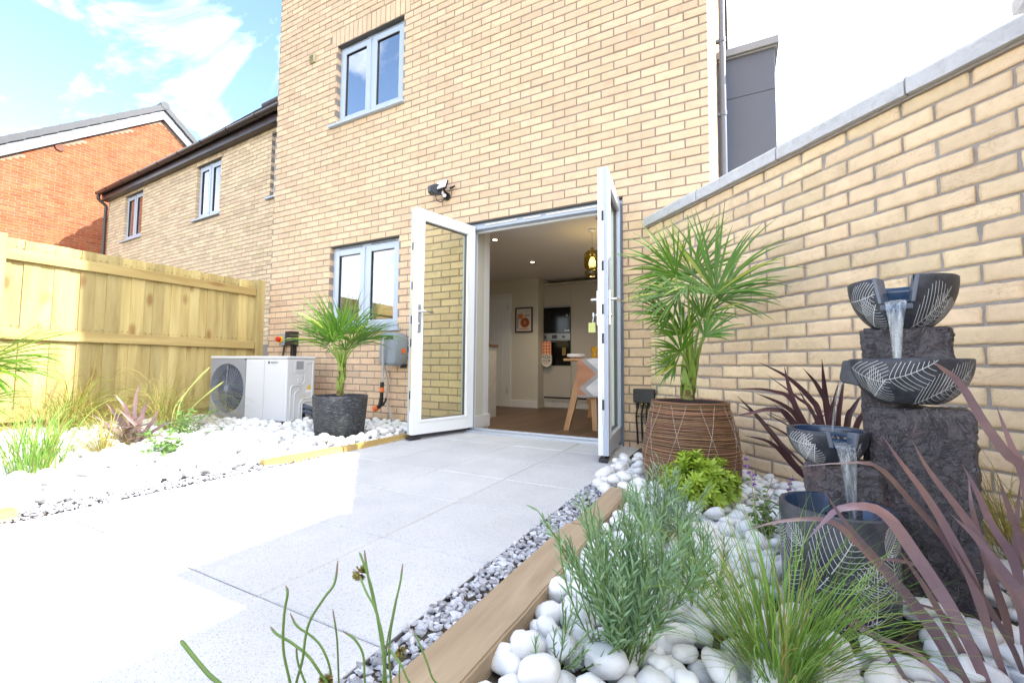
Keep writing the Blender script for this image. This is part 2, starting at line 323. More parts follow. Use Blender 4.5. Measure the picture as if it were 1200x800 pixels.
def wall_cells(mb, length, z0, z1, holes, O, U, Nn, n0, n1, mi=0, u0=0):
    """solid slab between depths n0 (back) and n1 (front) with rectangular holes, as butted cells with open inner joints"""
    O, U, Nn = Vector(O), Vector(U), Vector(Nn)
    us = sorted({u0, u0+length, *[h[0] for h in holes], *[h[1] for h in holes]}); zs = sorted({z0, z1, *[h[2] for h in holes], *[h[3] for h in holes]})
    us = [u for u in us if u0 <= u <= u0+length]; zs = [z for z in zs if z0 <= z <= z1]
    def solid(i, j):
        if i < 0 or j < 0 or i >= len(us)-1 or j >= len(zs)-1: return False
        u, z = (us[i]+us[i+1])/2, (zs[j]+zs[j+1])/2
        return not any(h[0] < u < h[1] and h[2] < z < h[3] for h in holes)
    P = lambda u, z, n: O+U*u+Vector((0,0,z))+Nn*n
    for i in range(len(us)-1):
        for j in range(len(zs)-1):
            if not solid(i, j): continue
            a, b, c, d = us[i], us[i+1], zs[j], zs[j+1]
            mb.add([P(a,c,n1),P(b,c,n1),P(b,d,n1),P(a,d,n1)], [(0,1,2,3)], mi); mb.add([P(a,c,n0),P(b,c,n0),P(b,d,n0),P(a,d,n0)], [(3,2,1,0)], mi)
            if not solid(i-1, j): mb.add([P(a,c,n0),P(a,c,n1),P(a,d,n1),P(a,d,n0)], [(0,1,2,3)], mi)
            if not solid(i+1, j): mb.add([P(b,c,n1),P(b,c,n0),P(b,d,n0),P(b,d,n1)], [(0,1,2,3)], mi)
            if not solid(i, j-1): mb.add([P(a,c,n0),P(b,c,n0),P(b,c,n1),P(a,c,n1)], [(0,1,2,3)], mi)
            if not solid(i, j+1): mb.add([P(a,d,n1),P(b,d,n1),P(b,d,n0),P(a,d,n0)], [(0,1,2,3)], mi)
def grow(h, e=.003): return (h[0]-e, h[1]+e, h[2]-e, h[3]+e)
# ================================================================ GROUND
SOIL = mat('soil', (.06, .045, .032), .95, .3, 14, .8, 40)
LAWN = mat('rough_ground', (.10, .095, .06), .95, .3, 3, .5, 20, c2=(.06, .09, .03), c2s=.4)
mb = MB(); mb.box(-400, 400, -400, 400, -.6, -.16)
struct('ground', mb, LAWN)
mb = MB()                                                           # planting beds (soil sheet) either side of the patio
mb.box(-5.7, -2.60, -3.0, 3.55, -.15, .0); mb.box(-.70, 1.3, -3.0, 3.55, -.15, .0); mb.box(-2.6, -.7, -3.0, -.66, -.15, -.004)
struct('bed_soil', mb, SOIL)
def slabmat():
    m = bpy.data.materials.new('textured_paving'); m.use_nodes = True; t = m.node_tree; p = t.nodes['Principled BSDF']; p.inputs['Roughness'].default_value = .8; p.inputs['Specular IOR Level'].default_value = .3
    tc = N(t, 'ShaderNodeTexCoord'); g = N(t, 'ShaderNodeNewGeometry')
    v = N(t, 'ShaderNodeTexVoronoi', Scale=380); LK(t, tc.outputs['Object'], v.inputs['Vector'])
    sx = N(t, 'ShaderNodeSeparateColor'); LK(t, v.outputs['Color'], sx.inputs[0])
    r1 = N(t, 'ShaderNodeMapRange', **{'From Min': .80, 'From Max': .97, 'To Min': 0, 'To Max': .6}); LK(t, sx.outputs[0], r1.inputs['Value'])
    big = N(t, 'ShaderNodeTexNoise', Scale=2.2, Detail=6, Roughness=.6); LK(t, tc.outputs['Object'], big.inputs['Vector'])
    b1 = N(t, 'ShaderNodeMapRange', **{'From Min': .35, 'From Max': .7, 'To Min': 1.05, 'To Max': .88}); LK(t, big.outputs['Fac'], b1.inputs['Value'])
    i1 = N(t, 'ShaderNodeMapRange', **{'To Min': .96, 'To Max': 1.03}); LK(t, g.outputs['Random Per Island'], i1.inputs['Value'])
    mx = N(t, 'ShaderNodeMix', data_type='RGBA'); LK(t, r1.outputs[0], mx.inputs['Factor']); mx.inputs['A'].default_value = (.575, .575, .58, 1); mx.inputs['B'].default_value = (.24, .24, .25, 1)
    mu = N(t, 'ShaderNodeMath', operation='MULTIPLY'); LK(t, b1.outputs[0], mu.inputs[0]); LK(t, i1.outputs[0], mu.inputs[1])
    h = N(t, 'ShaderNodeHueSaturation'); LK(t, mx.outputs['Result'], h.inputs['Color']); LK(t, mu.outputs[0], h.inputs['Value']); LK(t, h.outputs[0], p.inputs['Base Color'])
    bn = N(t, 'ShaderNodeBump', Strength=.3, Distance=.003); LK(t, v.outputs['Distance'], bn.inputs['Height']); LK(t, bn.outputs[0], p.inputs['Normal'])
    return m
PAV = slabmat(); PJ = mat('paving_joint', (.12, .115, .11), .95, .15, 40, .4, 200)
mb = MB()
ys = [3.605-.4725*k for k in range(10)]
for i in range(4):
    for y in ys:
        x0 = -2.58+i*.4635
        dz = random.uniform(-.0012, .0012)
        a, b, c, d, e = x0+.0022, x0+.4635-.0022, y-.4725+.0022, min(y-.0022, 3.595), .004
        vs = [(a,c,-.045),(b,c,-.045),(b,d,-.045),(a,d,-.045),(a,c,dz-e),(b,c,dz-e),(b,d,dz-e),(a,d,dz-e),(a+e,c+e,dz),(b-e,c+e,dz),(b-e,d-e,dz),(a+e,d-e,dz)]
        mb.add(vs, [(0,1,5,4),(1,2,6,5),(2,3,7,6),(3,0,4,7),(4,5,9,8),(5,6,10,9),(6,7,11,10),(7,4,8,11),(8,9,10,11)], 0)
mb.box(-2.577, -.729, -1.10, 3.55, -.1, -.010, 1)
mb.box(-.729, -.52, 3.02, 3.595, -.06, -.006, 0)                       # mortar haunch by the right door leaf
struct('patio', mb, [PAV, PJ])

# ================================================================ MAIN HOUSE
FY, HX0, HX1 = 3.56, -5.53, -.16
house = thing('brick_house', 'tall buff brick house with open white patio doors and grey blue framed windows', 'house', (-2.85, FY, 0))
Zc = -.03
holes = [(1.165, 2.25, 3.57, 4.62), (1.15, 2.25, 1.02, 2.07), (3.135, 4.70, -.12, 2.07)]
sold = [(1.06, 2.34, 4.62, 4.845)]
mb = MB()
bricks(mb, layout(HX1-HX0, Zc, 7.8, holes, soldier=sold, offset=.02), (HX0, FY, 0), (1,0,0), (0,-1,0), .098)
wall_cells(mb, HX1-HX0-.004, Zc, 7.8, [grow(h, -.003) if False else grow(h, .004) for h in holes], (HX0+.002, FY, 0), (1,0,0), (0,-1,0), -.095, -.0055, 1)
bricks(mb, layout(8, 1.5-.03, 7.8, u0=.104, offset=.0), (HX1, FY, 0), (0,1,0), (1,0,0), .06)
wall_cells(mb, 7.9, Zc, 7.8, [], (HX1, FY, 0), (0,1,0), (1,0,0), -.09, -.0055, 1, u0=.1)
mb.box(HX0+.003, HX0+.09, FY+.1, 11.5, Zc, 7.8, 0); mb.box(HX0+.003, HX1-.1, 11.5, 11.6, Zc, 7.8, 0)
obj('wall', mb, [BUFF, MORT], house)
LINT = mat('lintel_steel', (.10, .095, .09), .8)  # dark steel lintel edge over each opening
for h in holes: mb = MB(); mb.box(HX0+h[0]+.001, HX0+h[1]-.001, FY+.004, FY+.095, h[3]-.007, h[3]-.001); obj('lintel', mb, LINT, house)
# inner leaf, slabs, rooms
mb = MB(); wall_cells(mb, 5.2, -.12, 7.7, holes, (HX0, FY, 0), (1,0,0), (0,-1,0), -.36, -.101, 0, u0=.1)
obj('inner_leaf', mb, PLASTER, house)
FZ, CZ = -.09, 2.22
FLOOR = woodmat('oak_floor', (.15, .092, .058), (.085, .05, .032), (30, 1.3, 1), .22, .45, knots=False)
mb = MB()
for i, x in enumerate(np.arange(-5.2, -.4, .16)):
    y = 3.66-random.random()
    while y < 7.9:
        e = min(y+1.2, 7.9); mb.box(x+.0007, x+.1593, max(y, 3.665)+.0007, e-.0007, FZ-.02, FZ)
        y += 1.2
mb.box(-5.3, -.4, 3.665, 7.95, FZ-.05, FZ-.006)
obj('floor', mb, FLOOR, house)
mb = MB(); mb.box(-5.42, -.28, FY+.361, 11.45, CZ, CZ+.25); mb.box(-5.42, -.28, FY+.361, 11.45, 5.0, 5.2)
obj('ceiling', mb, CEIL, house)
XP = onY(630.5, 400, 6.95).x
mb = MB(); mb.box(-5.42, -5.2, FY+.361, 11.4, FZ-.03, CZ-.001); mb.box(-.4, -.28, FY+.361, 11.4, FZ-.03, CZ-.001)
mb.box(-5.199, XP, 6.95, 7.05, FZ-.02, CZ-.001); mb.box(XP-.1, XP, 7.051, 7.79, FZ-.02, CZ-.001); mb.box(-5.199, -.401, 7.8, 7.9, FZ-.02, CZ-.001)
mb.box(-5.42, -.28, 7.91, 8, 2.48, 4.99); mb.box(-5.42, -5.3, FY+.361, 7.9, 2.48, 4.99)
obj('interior_wall', mb, PLASTER, house)
mb = MB(); mb.box(-4.35, XP-.0, 6.932, 6.949, FZ+.001, FZ+.13); obj('skirting_board', mb, WPAINT, house, bevel=.003)
mb = MB(); mb.box(-2.393, -2.378, 3.70, 4.045, .0, .13); obj('skirting_board', mb, WPAINT, house, bevel=.003)
mb = MB(); mb.box(-2.62, -2.3945, FY+.361, 4.03, FZ+.001, CZ-.002); obj('door_return', mb, WPAINT, house)
# roof
SLATE = mat('roof_slate', (.055, .05, .055), .7, .2, 6, .4, 40, .25)
mb = MB(); y0, y1, ym = FY-.28, 11.85, (FY+11.6)/2
mb.add([(HX0-.1,y0,7.75),(HX1+.1,y0,7.75),(HX1+.1,ym,10.6),(HX0-.1,ym,10.6),(HX0-.1,y1,7.75),(HX1+.1,y1,7.75)], [(0,1,2,3),(3,2,5,4),(0,3,4),(1,5,2),(0,4,5,1)])
obj('roof', mb, SLATE, house)
# upper airbrick
p = onY(367, 70, FY)
mb = MB(); mb.box(p.x-.045, p.x+.055, FY-.022, FY+.02, p.z-.055, p.z+.06)
for i in range(5): mb.box(p.x-.04, p.x+.03, FY-.030, FY-.02, p.z-.045+i*.02, p.z-.038+i*.02, 1)
obj('wall_vent', mb, [mat('vent_beige', (.45, .40, .24), .5), mat('vent_olive', (.22, .19, .08), .5)], house, bevel=.002)

def window(root, O, U, Nn, u0, u1, z0, z1, setback, gl, sillw=.09, leaves=2):
    """casement window: frame (part) with panes, sill, casements and trickle vents as sub-parts"""
    O, U, Nn = Vector(O), Vector(U), Vector(Nn)
    T = Matrix.Identity(4); T.col[0][:3] = U; T.col[1][:3] = -Nn; T.col[2][:3] = (0,0,1); T.col[3][:3] = O
    f, y0, y1 = .05, setback, setback+.07
    B = lambda mb, *a, mi=0: mb.box(*a, mi, T)
    mb = MB(); B(mb, u0, u0+f, y0, y1, z0+.03, z1-.006); B(mb, u1-f, u1, y0, y1, z0+.03, z1-.006)
    B(mb, u0+f, u1-f, y0, y1, z1-.006-f, z1-.006); B(mb, u0+f, u1-f, y0, y1, z0+.03, z0+.03+f)
    um = (u0+u1)/2; B(mb, um-.028, um+.028, y0, y1, z0+.03+f, z1-.006-f)
    fr = obj('window', mb, FRAME, root, bevel=.004)
    for a, b in ((u0+f, um-.028), (um+.028, u1-f)):
        c, d, g = z0+.03+f, z1-.006-f, .058
        mb = MB(); e = y0-.012
        B(mb, a-.012, a+g, e, y1-.02, c-.012, d+.012); B(mb, b-g, b+.012, e, y1-.02, c-.012, d+.012)
        B(mb, a+g, b-g, e, y1-.02, c-.012, c+g); B(mb, a+g, b-g, e, y1-.02, d-g, d+.012)
        obj('casement', mb, FRAME, fr, bevel=.006)
        mb = MB(); B(mb, a+g-.004, a+g+.004, e+.008, e+.03, c+g, d-g, mi=0); B(mb, b-g-.004, b-g+.004, e+.008, e+.03, c+g, d-g)
        B(mb, a+g, b-g, e+.008, e+.03, c+g-.004, c+g+.004); B(mb, a+g, b-g, e+.008, e+.03, d-g-.004, d-g+.004)
        obj('gasket', mb, BLACKP, fr)
        mb = MB(); P = [T @ Vector(q) for q in ((a+g, e+.022, c+g), (b-g, e+.022, c+g), (b-g, e+.022, d-g), (a+g, e+.022, d-g))]
        mb.add(P, [(0,1,2,3)]); obj('pane', mb, gl, fr)
        mb = MB(); B(mb, a+.05, b-.03, y0-.010, y0-.0005, z1-.036, z1-.020); B(mb, a+.055, b-.035, y0-.014, y0-.0101, z1-.034, z1-.022, mi=1)
        obj('trickle_vent', mb, [FRAME, DARKP], fr, bevel=.002)
    mb = MB(); B(mb, u0-sillw*.9, u1+sillw*.45, -.045, y0+.02, z0-.004, z0+.028); obj('sill', mb, FRAME, fr, bevel=.004)
    return fr
window(house, (HX0, FY, 0), (1,0,0), (0,-1,0), 1.165, 2.25, 3.57, 4.62, .06, GLASSU)
window(house, (HX0, FY, 0), (1,0,0), (0,-1,0), 1.15, 2.25, 1.02, 2.07, .06, GLASS)
BLIND = mat('window_blind', (.55, .55, .55), .8)
mb = MB(); mb.box(-4.38, -3.26, 3.93, 3.935, 3.5, 4.65); obj('blind', mb, BLIND, house)

# ---- french doors
DX0, DX1 = HX0+3.135, HX0+4.70
mb = MB(); y0, y1 = FY+.045, FY+.115
mb.box(DX0, DX0+.055, y0, y1, .0, 2.064); mb.box(DX1-.055, DX1, y0, y1, .0, 2.064); mb.box(DX0+.055, DX1-.055, y0, y1, 2.005, 2.064)
fr = obj('door_frame', mb, FRAME, house, bevel=.005)
mb = MB(); mb.box(DX0+.001, DX0+.045, y1+.0005, y1+.03, .0, 2.055); mb.box(DX1-.045, DX1-.001, y1+.0005, y1+.03, .0, 2.055); mb.box(DX0+.045, DX1-.045, y1+.0005, y1+.03, 1.99, 2.055)
obj('inner_frame', mb, WHITE, fr, bevel=.003)
for a, b in ((DX0+.2, DX0+.55), (DX0+.62, DX0+.80), (DX0+.86, DX0+1.36)):
    mb = MB(); mb.box(a, b, y0-.010, y0-.0004, 2.032, 2.046); mb.box(a+.01, b-.01, y0-.006, y0-.0004, 2.026, 2.0315, 1); obj('trickle_vent', mb, [WHITE, BLACKP], fr, bevel=.002)
mb = MB(); mb.box(DX0+.004, DX1-.004, FY-.03, FY+.15, -.004, .020); mb.box(DX0+.056, DX1-.056, FY+.05, FY+.075, .020, .034); mb.box(DX0+.05, DX1-.05, FY+.1505, FY+.19, FZ, .018)
obj('threshold', mb, [mat('threshold_aluminium', (.48, .52, .58), .4, .05, metal=.6)], house, bevel=.002)
def door(hx, hy, ex, ey, L, white_side, label):
    root = house; a = math.atan2(ey-hy, ex-hx); z0, z1 = .045, 2.03; s, b, tp = .095, .125, .10
    T = Matrix.Translation((hx, hy, 0)) @ Matrix.Rotation(a, 4, 'Z')
    mb = MB()
    for side, mi in ((1, 0 if white_side > 0 else 1), (-1, 1 if white_side > 0 else 0)):
        lo, hi = (.0005, .035) if side > 0 else (-.035, -.0005)
        for q in ((0, s, z0, z1), (L-s, L, z0, z1), (s, L-s, z0, z0+b), (s, L-s, z1-tp, z1)): mb.box(q[0], q[1], lo, hi, q[2], q[3], mi, T)
        lo2, hi2 = (.035, .040) if side > 0 else (-.040, -.035)                         # raised bead round the glass
        for q in ((s-.022, s-.002, z0+b-.022, z1-tp+.022), (L-s+.002, L-s+.022, z0+b-.022, z1-tp+.022), (s-.002, L-s+.002, z0+b-.022, z0+b-.002), (s-.002, L-s+.002, z1-tp+.002, z1-tp+.022)):
            mb.box(q[0], q[1], lo2, hi2, q[2], q[3], mi, T)
    d = obj('door', mb, [WHITE, FRAME], root, bevel=.003); d['label'] = label
    mb = MB(); mb.add([T @ Vector(q) for q in ((s,0,z0+b),(L-s,0,z0+b),(L-s,0,z1-tp),(s,0,z1-tp))], [(0,1,2,3)]); obj('pane', mb, GLASSD, d)
    mb = MB()
    for q in ((s, s+.006, z0+b, z1-tp), (L-s-.006, L-s, z0+b, z1-tp), (s+.006, L-s-.006, z1-tp-.006, z1-tp), (s+.006, L-s-.006, z0+b, z0+b+.006)): mb.box(q[0], q[1], -.012, .012, q[2], q[3], 0, T)
    obj('gasket', mb, mat('spacer_bar', (.10, .085, .08), .5), d)
    mb = MB()
    for sg in (1, -1):
        mb.box(L-.062, L-.030, sg*.0405-.006, sg*.0405+.006, .93, 1.17, 0, T)
        pts = [T @ Vector(q) for q in ((L-.046, sg*.046, 1.11), (L-.046, sg*.085, 1.11), (L-.062, sg*.092, 1.11), (L-.16, sg*.094, 1.108))]
        mb.tube(pts, [.010, .010, .010, .008], 10)
        mb.tube([T @ Vector(q) for q in ((L-.046, sg*.046, 1.0), (L-.046, sg*.056, 1.0))], .012, 12)
    obj('handle', mb, CHROME, d, bevel=.0015)
    mb = MB(); mb.box(L+.0003, L+.003, -.009, .009, .25, 1.75, 0, T)
    for z in (.35, .8, 1.0, 1.3, 1.65): mb.box(L+.003, L+.0055, -.007, .007, z, z+.07, 1, T)
    obj('lock_strip', mb, [mat('brass_strip', (.62, .55, .30), .4, metal=.6) if white_side > 0 else STEEL, BLACKP], d)
    mb = MB()
    for z in (.25, 1.0, 1.75): mb.tube([T @ Vector((-.012, .0, z)), T @ Vector((-.012, .0, z+.10))], .010, 10); mb.box(-.012, .03, -.036, -.0352, z, z+.1, 0, T)
    obj('hinge', mb, FRAME if white_side < 0 else WHITE, d)
    mb = MB(); mb.box(.01, L-.004, -.012, .012, .012, .0448, 0, T); mb.box(L-.1, L+.015, -.03, .03, .006, .028, 0, T); obj('rain_strip', mb, DARKP, d, bevel=.002)
    return T
TL = door(DX0+.06, FY+.035, -2.512, 2.875, .715, 1, 'white inner face of the open left door leaf')
TR = door(DX1-.06, FY+.035, -.808, 2.865, .715, -1, 'grey blue outer face of the open right door leaf')
# downpipe, bay
GREYCL = mat('grey_cladding', (.085, .098, .135), .45, .04, 2)
PIPE = mat('grey_pipe', (.13, .155, .21), .25, .05)
mb = MB(); mb.tube([(-.092, 5.5, .1), (-.092, 5.5, 7.6)], .034, 16)
for z in (2.0, 3.6, 4.5, 5.6, 7.0): mb.tube([(-.092, 5.5, z), (-.092, 5.5, z+.05)], .041, 16); mb.box(-.16, -.1, 5.48, 5.52, z+.01, z+.04)
obj('downpipe', mb, PIPE, house)
mb = MB(); b0 = .452; zt = 4.42
mb.box(HX1+.001, b0, 5.72, 8.4, .2, 3.905); mb.box(HX1+.001, b0, 5.72, 8.4, 3.911, zt); mb.box(HX1+.002, b0-.01, 5.73, 8.39, 3.90, 3.915, 0)
by = obj('side_bay', mb, GREYCL, house, bevel=.003)
mb = MB(); mb.box(HX1+.001, b0+.045, 5.66, 8.46, zt+.0005, zt+.09); mb.box(HX1+.001, b0+.025, 5.69, 8.43, zt-.02, zt); obj('bay_cap', mb, mat('bay_cap_grey', (.22, .235, .265), .4, .04), by, bevel=.004)

# ================================================================ NEIGHBOUR HOUSES
NO = Vector((-14.0, 4.714, 0)); NU = Vector((7.45, -.277, 0)).normalized(); NN = Vector((NU.y, -NU.x, 0))
nh = thing('brick_house', 'two storey tan brick house with dark gutter beyond the timber fence', 'house', (-10.5, 4.6, 0))
ux = lambda X: (X+14.0)/NU.x
nh_h = [(ux(-13.0), ux(-12.03), 3.51, 4.63), (ux(-9.57), ux(-8.66), 3.465, 4.59), (ux(-7.03), ux(-6.1), 3.45, 4.6)]
mb = MB(); LN = 8.37
bricks(mb, layout(LN, .96, 4.80, nh_h, soldier=[(h[0]-.04, h[1]+.04, h[3], h[3]+.17) for h in nh_h[:2]]), NO, NU, NN, .09)
wall_cells(mb, LN, -.2, 4.81, [grow(h, .004) for h in nh_h], NO, NU, NN, -.088, -.0055, 1)
NB = -NN; q = NO+NB*7.5
T = Matrix.Identity(4); T.col[0][:3] = NU; T.col[1][:3] = NB; T.col[3][:3] = NO
mb.box(.002, .09, .09, 7.5, -.2, 4.81, 0, T); mb.box(LN-.1, LN-.002, .09, 7.5, -.2, 4.81, 0, T); mb.box(.002, LN, 7.5, 7.6, -.2, 4.81, 0, T)
mb.box(.1, LN-.1, .45, .5, -.2, 4.81, 1, T)
for x in (0.002, LN-.09): mb.add([T @ Vector(v) for v in ((x,.09,4.81),(x+.085,.09,4.81),(x+.085,7.5,4.81),(x,7.5,4.81),(x,3.8,9.0),(x+.085,3.8,9.0))], [(0,3,4),(1,5,2),(0,4,5,1),(3,2,5,4)], 0)
obj('wall', mb, [NBUFF, MORT], nh)
for h in nh_h: window(nh, NO, NU, NN, h[0], h[1], h[2], h[3], .06, GLASS, .09)
DARKB = mat('dark_brown_gutter', (.045, .030, .030), .3, .08, 5)
TILE = mat('dark_roof_tile', (.062, .055, .062), .75, .18, 8, .4, 40, .2)
mb = MB(); a = math.atan2(4.25+.14, 3.8+.12); sl_ = math.hypot(3.92, 4.39)
for k in range(26):                                                  # courses of plain tiles up the slope
    for j in range(30):
        u = -.06+j*.295+(.147 if k % 2 else 0); s0 = k*sl_/26
        if u > LN+.02: continue
        uu = min(u+.289, LN+.06)
        P = lambda s, n: (-.14+s*math.cos(a)-n*math.sin(a), 4.85+s*math.sin(a)+n*math.cos(a))
        A, B, Cc, D = P(s0, .03), P(s0+sl_/26+.05, .012), P(s0+sl_/26+.05, 0), P(s0, .016)
        vs = [T @ Vector((x, y, z)) for x in (u, uu) for (y, z) in (A, B, Cc, D)]
        mb.add(vs, [(0,1,2,3),(7,6,5,4),(0,4,5,1),(3,2,6,7),(0,3,7,4)])
mb.add([T @ Vector(v) for v in ((-.05,-.1,4.83),(LN+.05,-.1,4.83),(LN+.05,3.8,9.19),(-.05,3.8,9.19),(-.05,7.7,4.83),(LN+.05,7.7,4.83))], [(0,1,2,3),(3,2,5,4),(0,3,4),(1,5,2)])
mb.tube([T @ Vector((-.07, 3.8, 9.27)), T @ Vector((LN+.05, 3.8, 9.27))], .10, 10)
rf = obj('roof', mb, TILE, nh)
mb = MB(); mb.box(-.05, LN, -.125, -.105, 4.69, 4.87, 0, T); mb.box(-.05, LN, -.10, -.001, 4.69, 4.71, 0, T); obj('fascia', mb, DARKB, nh)
mb = MB(); prof = [(math.cos(t)*.062, math.sin(t)*.062) for t in np.linspace(PI, 2*PI, 9)]+[(.056, 0)]+[(math.cos(t)*.055, math.sin(t)*.055) for t in np.linspace(2*PI, PI, 9)]
def ext(mb, prof, u0, u1, yc, zc, sc=1):
    k = len(prof); vs = [T @ Vector((u, yc+p[0]*sc, zc+p[1]*sc)) for u in (u0, u1) for p in prof]
    mb.add(vs, [(i, (i+1) % k, k+(i+1) % k, k+i) for i in range(k)]+[tuple(range(k-1, -1, -1)), tuple(range(k, 2*k))])
ext(mb, prof, -.09, LN, -.19, 4.87)
for u in np.arange(.5, LN, .9): ext(mb, prof, u, u+.05, -.19, 4.87, 1.14)
obj('gutter', mb, DARKB, nh)
mb = MB(); mb.tube([T @ Vector(v) for v in smooth_curve([(-.02,-.19,4.81),(-.02,-.19,4.71),(.02,-.06,4.57),(.02,-.055,4.41)], 12)], .036, 12); mb.tube([T @ Vector((.02,-.055,4.41)), T @ Vector((.02,-.055,-.1))], .034, 12)
for z in (4.2, 2.6): mb.tube([T @ Vector((.02,-.055,z)), T @ Vector((.02,-.055,z+.06))], .042, 12)
obj('downpipe', mb, DARKB, nh)
p = at(323, 312, 1); v = ray(323, 312); t_ = (NO.dot(NN)-EYE.dot(NN))/v.dot(NN); p = EYE+v*t_
mb = MB(); u = (p-NO).dot(NU); mb.box(u-.07, u+.07, -.02, .01, p.z-.11, p.z+.11, 0, T)
for i in range(6): mb.box(u-.055, u+.04, -.026, -.019, p.z-.09+i*.03, p.z-.078+i*.03, 1, T)
obj('wall_vent', mb, [mat('vent_beige', (.45, .40, .24)), mat('vent_olive', (.22, .19, .08))], nh)

RX = -16.0; AP, AZ, SLP = 6.55, 8.62, .81
rh = thing('brick_house', 'orange red brick gable end with pale verge behind the tan house', 'house', (RX, AP, 0))
mb = MB(); top = lambda u: AZ-.25-SLP*abs(1.8+u-AP)
bricks(mb, layout(9.5, .96, AZ, top=top), (RX, 1.8, 0), (0,1,0), (1,0,0), .08)
yl, yr = 1.8, 11.3; z1 = AZ-SLP*(AP-yl)
mb.add([(RX-.0055,yl,-.2),(RX-.0055,yr,-.2),(RX-.0055,yr,z1),(RX-.0055,AP,AZ),(RX-.0055,yl,z1)], [(0,1,2,3,4)], 1)
mb.box(RX-8, RX-.08, yl+.002, yl+.1, -.2, z1, 0); mb.box(RX-8, RX-.08, yr-.1, yr-.002, -.2, z1, 0)
obj('wall', mb, [RED, MORTR], rh)
mb = MB(); GT = mat('grey_roof_tile', (.06, .065, .078), .6, .12, 6, .3, 40)
for sg in (-1, 1):
    e = 5.2*sg; A = (AP, AZ+.16); B = (AP+e, AZ+.16-SLP*5.2)
    mb.add([(x, p[0], p[1]+dz) for x in (RX+.14, RX-8) for dz in (0, -.14) for p in (A, B)], [(0,1,3,2),(0,4,5,1),(2,3,7,6),(1,5,7,3),(4,6,7,5)])
    for k in range(18):                                              # dry-verge units stepping up the rake
        f0, f1 = k/18, (k+1)/18; y0, y1 = AP+e*f0, AP+e*f1; z0, z1_ = A[1]-SLP*5.2*f0, A[1]-SLP*5.2*f1
        mb.add([(RX+.16,y0,z0+.03),(RX+.16,y1,z1_+.045),(RX+.16,y1,z1_-.15),(RX+.16,y0,z0-.165),(RX+.02,y0,z0+.03),(RX+.02,y1,z1_+.045)], [(0,1,2,3),(4,5,1,0)])
mb.tube([(RX+.17, AP, AZ+.13), (RX-8, AP, AZ+.13)], .12, 10)
obj('roof', mb, GT, rh)
mb = MB()
for sg in (-1, 1):
    e = 5.2*sg
    P = [(AP, AZ+.075), (AP+e, AZ+.075-SLP*5.2), (AP+e, AZ-.30-SLP*5.2), (AP, AZ-.30)]
    mb.add([(x, p[0], p[1]) for x in (RX+.10, RX+.06) for p in P], [(0,1,2,3),(7,6,5,4),(0,4,5,1),(3,2,6,7)])
    mb.add([(x, p[0], p[1]) for x in (RX+.06, RX+.006) for p in (P[2], P[3])], [(0,1,3,2)])
obj('bargeboard', mb, mat('pale_bargeboard', (.19, .21, .25), .4, .03), rh)
v = ray(70, 173); p = EYE+v*((RX)/v.x)
mb = MB(); mb.tube([(RX-.02, p.y, p.z), (RX+.035, p.y, p.z)], .10, 8); obj('wall_vent', mb, mat('terracotta_vent', (.16, .06, .035), .7), rh)

# ================================================================ GARDEN WALL (rough stretcher bond, coping, pier)
G0 = Vector((-.615, 3.56, 0)); GU = Vector((1.551, -1.512, 0)).normalized(); GN = Vector((GU.y, -GU.x, 0)); GN = -GN if GN.y > 0 else GN
GL = 2.16
gw = thing('garden_wall', 'pale buff brick garden wall with concrete coping running from the house', 'wall', (.15, 2.85, 0))
mb = MB()
Ls = layout(GL, -.02, 1.772, offset=.06)
NX, NZ = 16, 7
for (a, b, c, d) in Ls:
    ph = RNG.uniform(0, 6.28, 8); off = RNG.uniform(0, 50, 3); tilt = RNG.normal(0, .0025, 2); f0 = RNG.normal(0, .0018)
    vs = []
    for iz in range(NZ):
        for ix in range(NX):
            s, t = ix/(NX-1), iz/(NZ-1)
            s2 = .5-.5*math.cos(PI*s) if False else s
            x, z = a+(b-a)*s, c+(d-c)*t
            ex = min(s, 1-s)*(b-a); ez = min(t, 1-t)*(d-c); e = min(ex, ez)
            rnd = 0 if e > .006 else -.0045*(1-e/.006)**2
            nv = noise.fractal(Vector((x*22+off[0], z*34+off[1], off[2])), 1.0, 2.0, 4)*.0013+noise.noise(Vector((x*6+off[1], z*9+off[2], 0)))*.0022
            wob = noise.noise(Vector((x*30, z*30, off[0])))*.0022
            if ix in (0, NX-1): x += wob*1.2
            if iz in (0, NZ-1): z += wob*1.2
            n = f0+rnd+nv+tilt[0]*(s-.5)+tilt[1]*(t-.5)
            vs.append(G0+GU*x+Vector((0,0,z))+GN*n)
    k = len(vs); ring = [ix for ix in range(NX)]+[iz*NX+NX-1 for iz in range(1, NZ)]+[(NZ-1)*NX+ix for ix in range(NX-2, -1, -1)]+[iz*NX for iz in range(NZ-2, 0, -1)]
    for i in ring: vs.append(vs[i]-GN*.03)
    fs = [(iz*NX+ix, iz*NX+ix+1, (iz+1)*NX+ix+1, (iz+1)*NX+ix) for iz in range(NZ-1) for ix in range(NX-1)]
    m = len(ring); mb.add(vs, fs, 0, True); q0 = len(mb.v)-len(vs)
    for i in range(m): mb.f.append((q0+ring[i], q0+k+i, q0+k+(i+1) % m, q0+ring[(i+1) % m])); mb.m.append(0); mb.s.append(False)
wall_cells(mb, GL+.02, -.15, 1.777, [], G0, GU, GN, -.215, -.0075, 1)
mb.box(GL-.10, GL+.16, .02, .20, -.1, 1.775, 1, Matrix(((GU.x,-GN.x,0,G0.x),(GU.y,-GN.y,0,G0.y),(0,0,1,0),(0,0,0,1))))
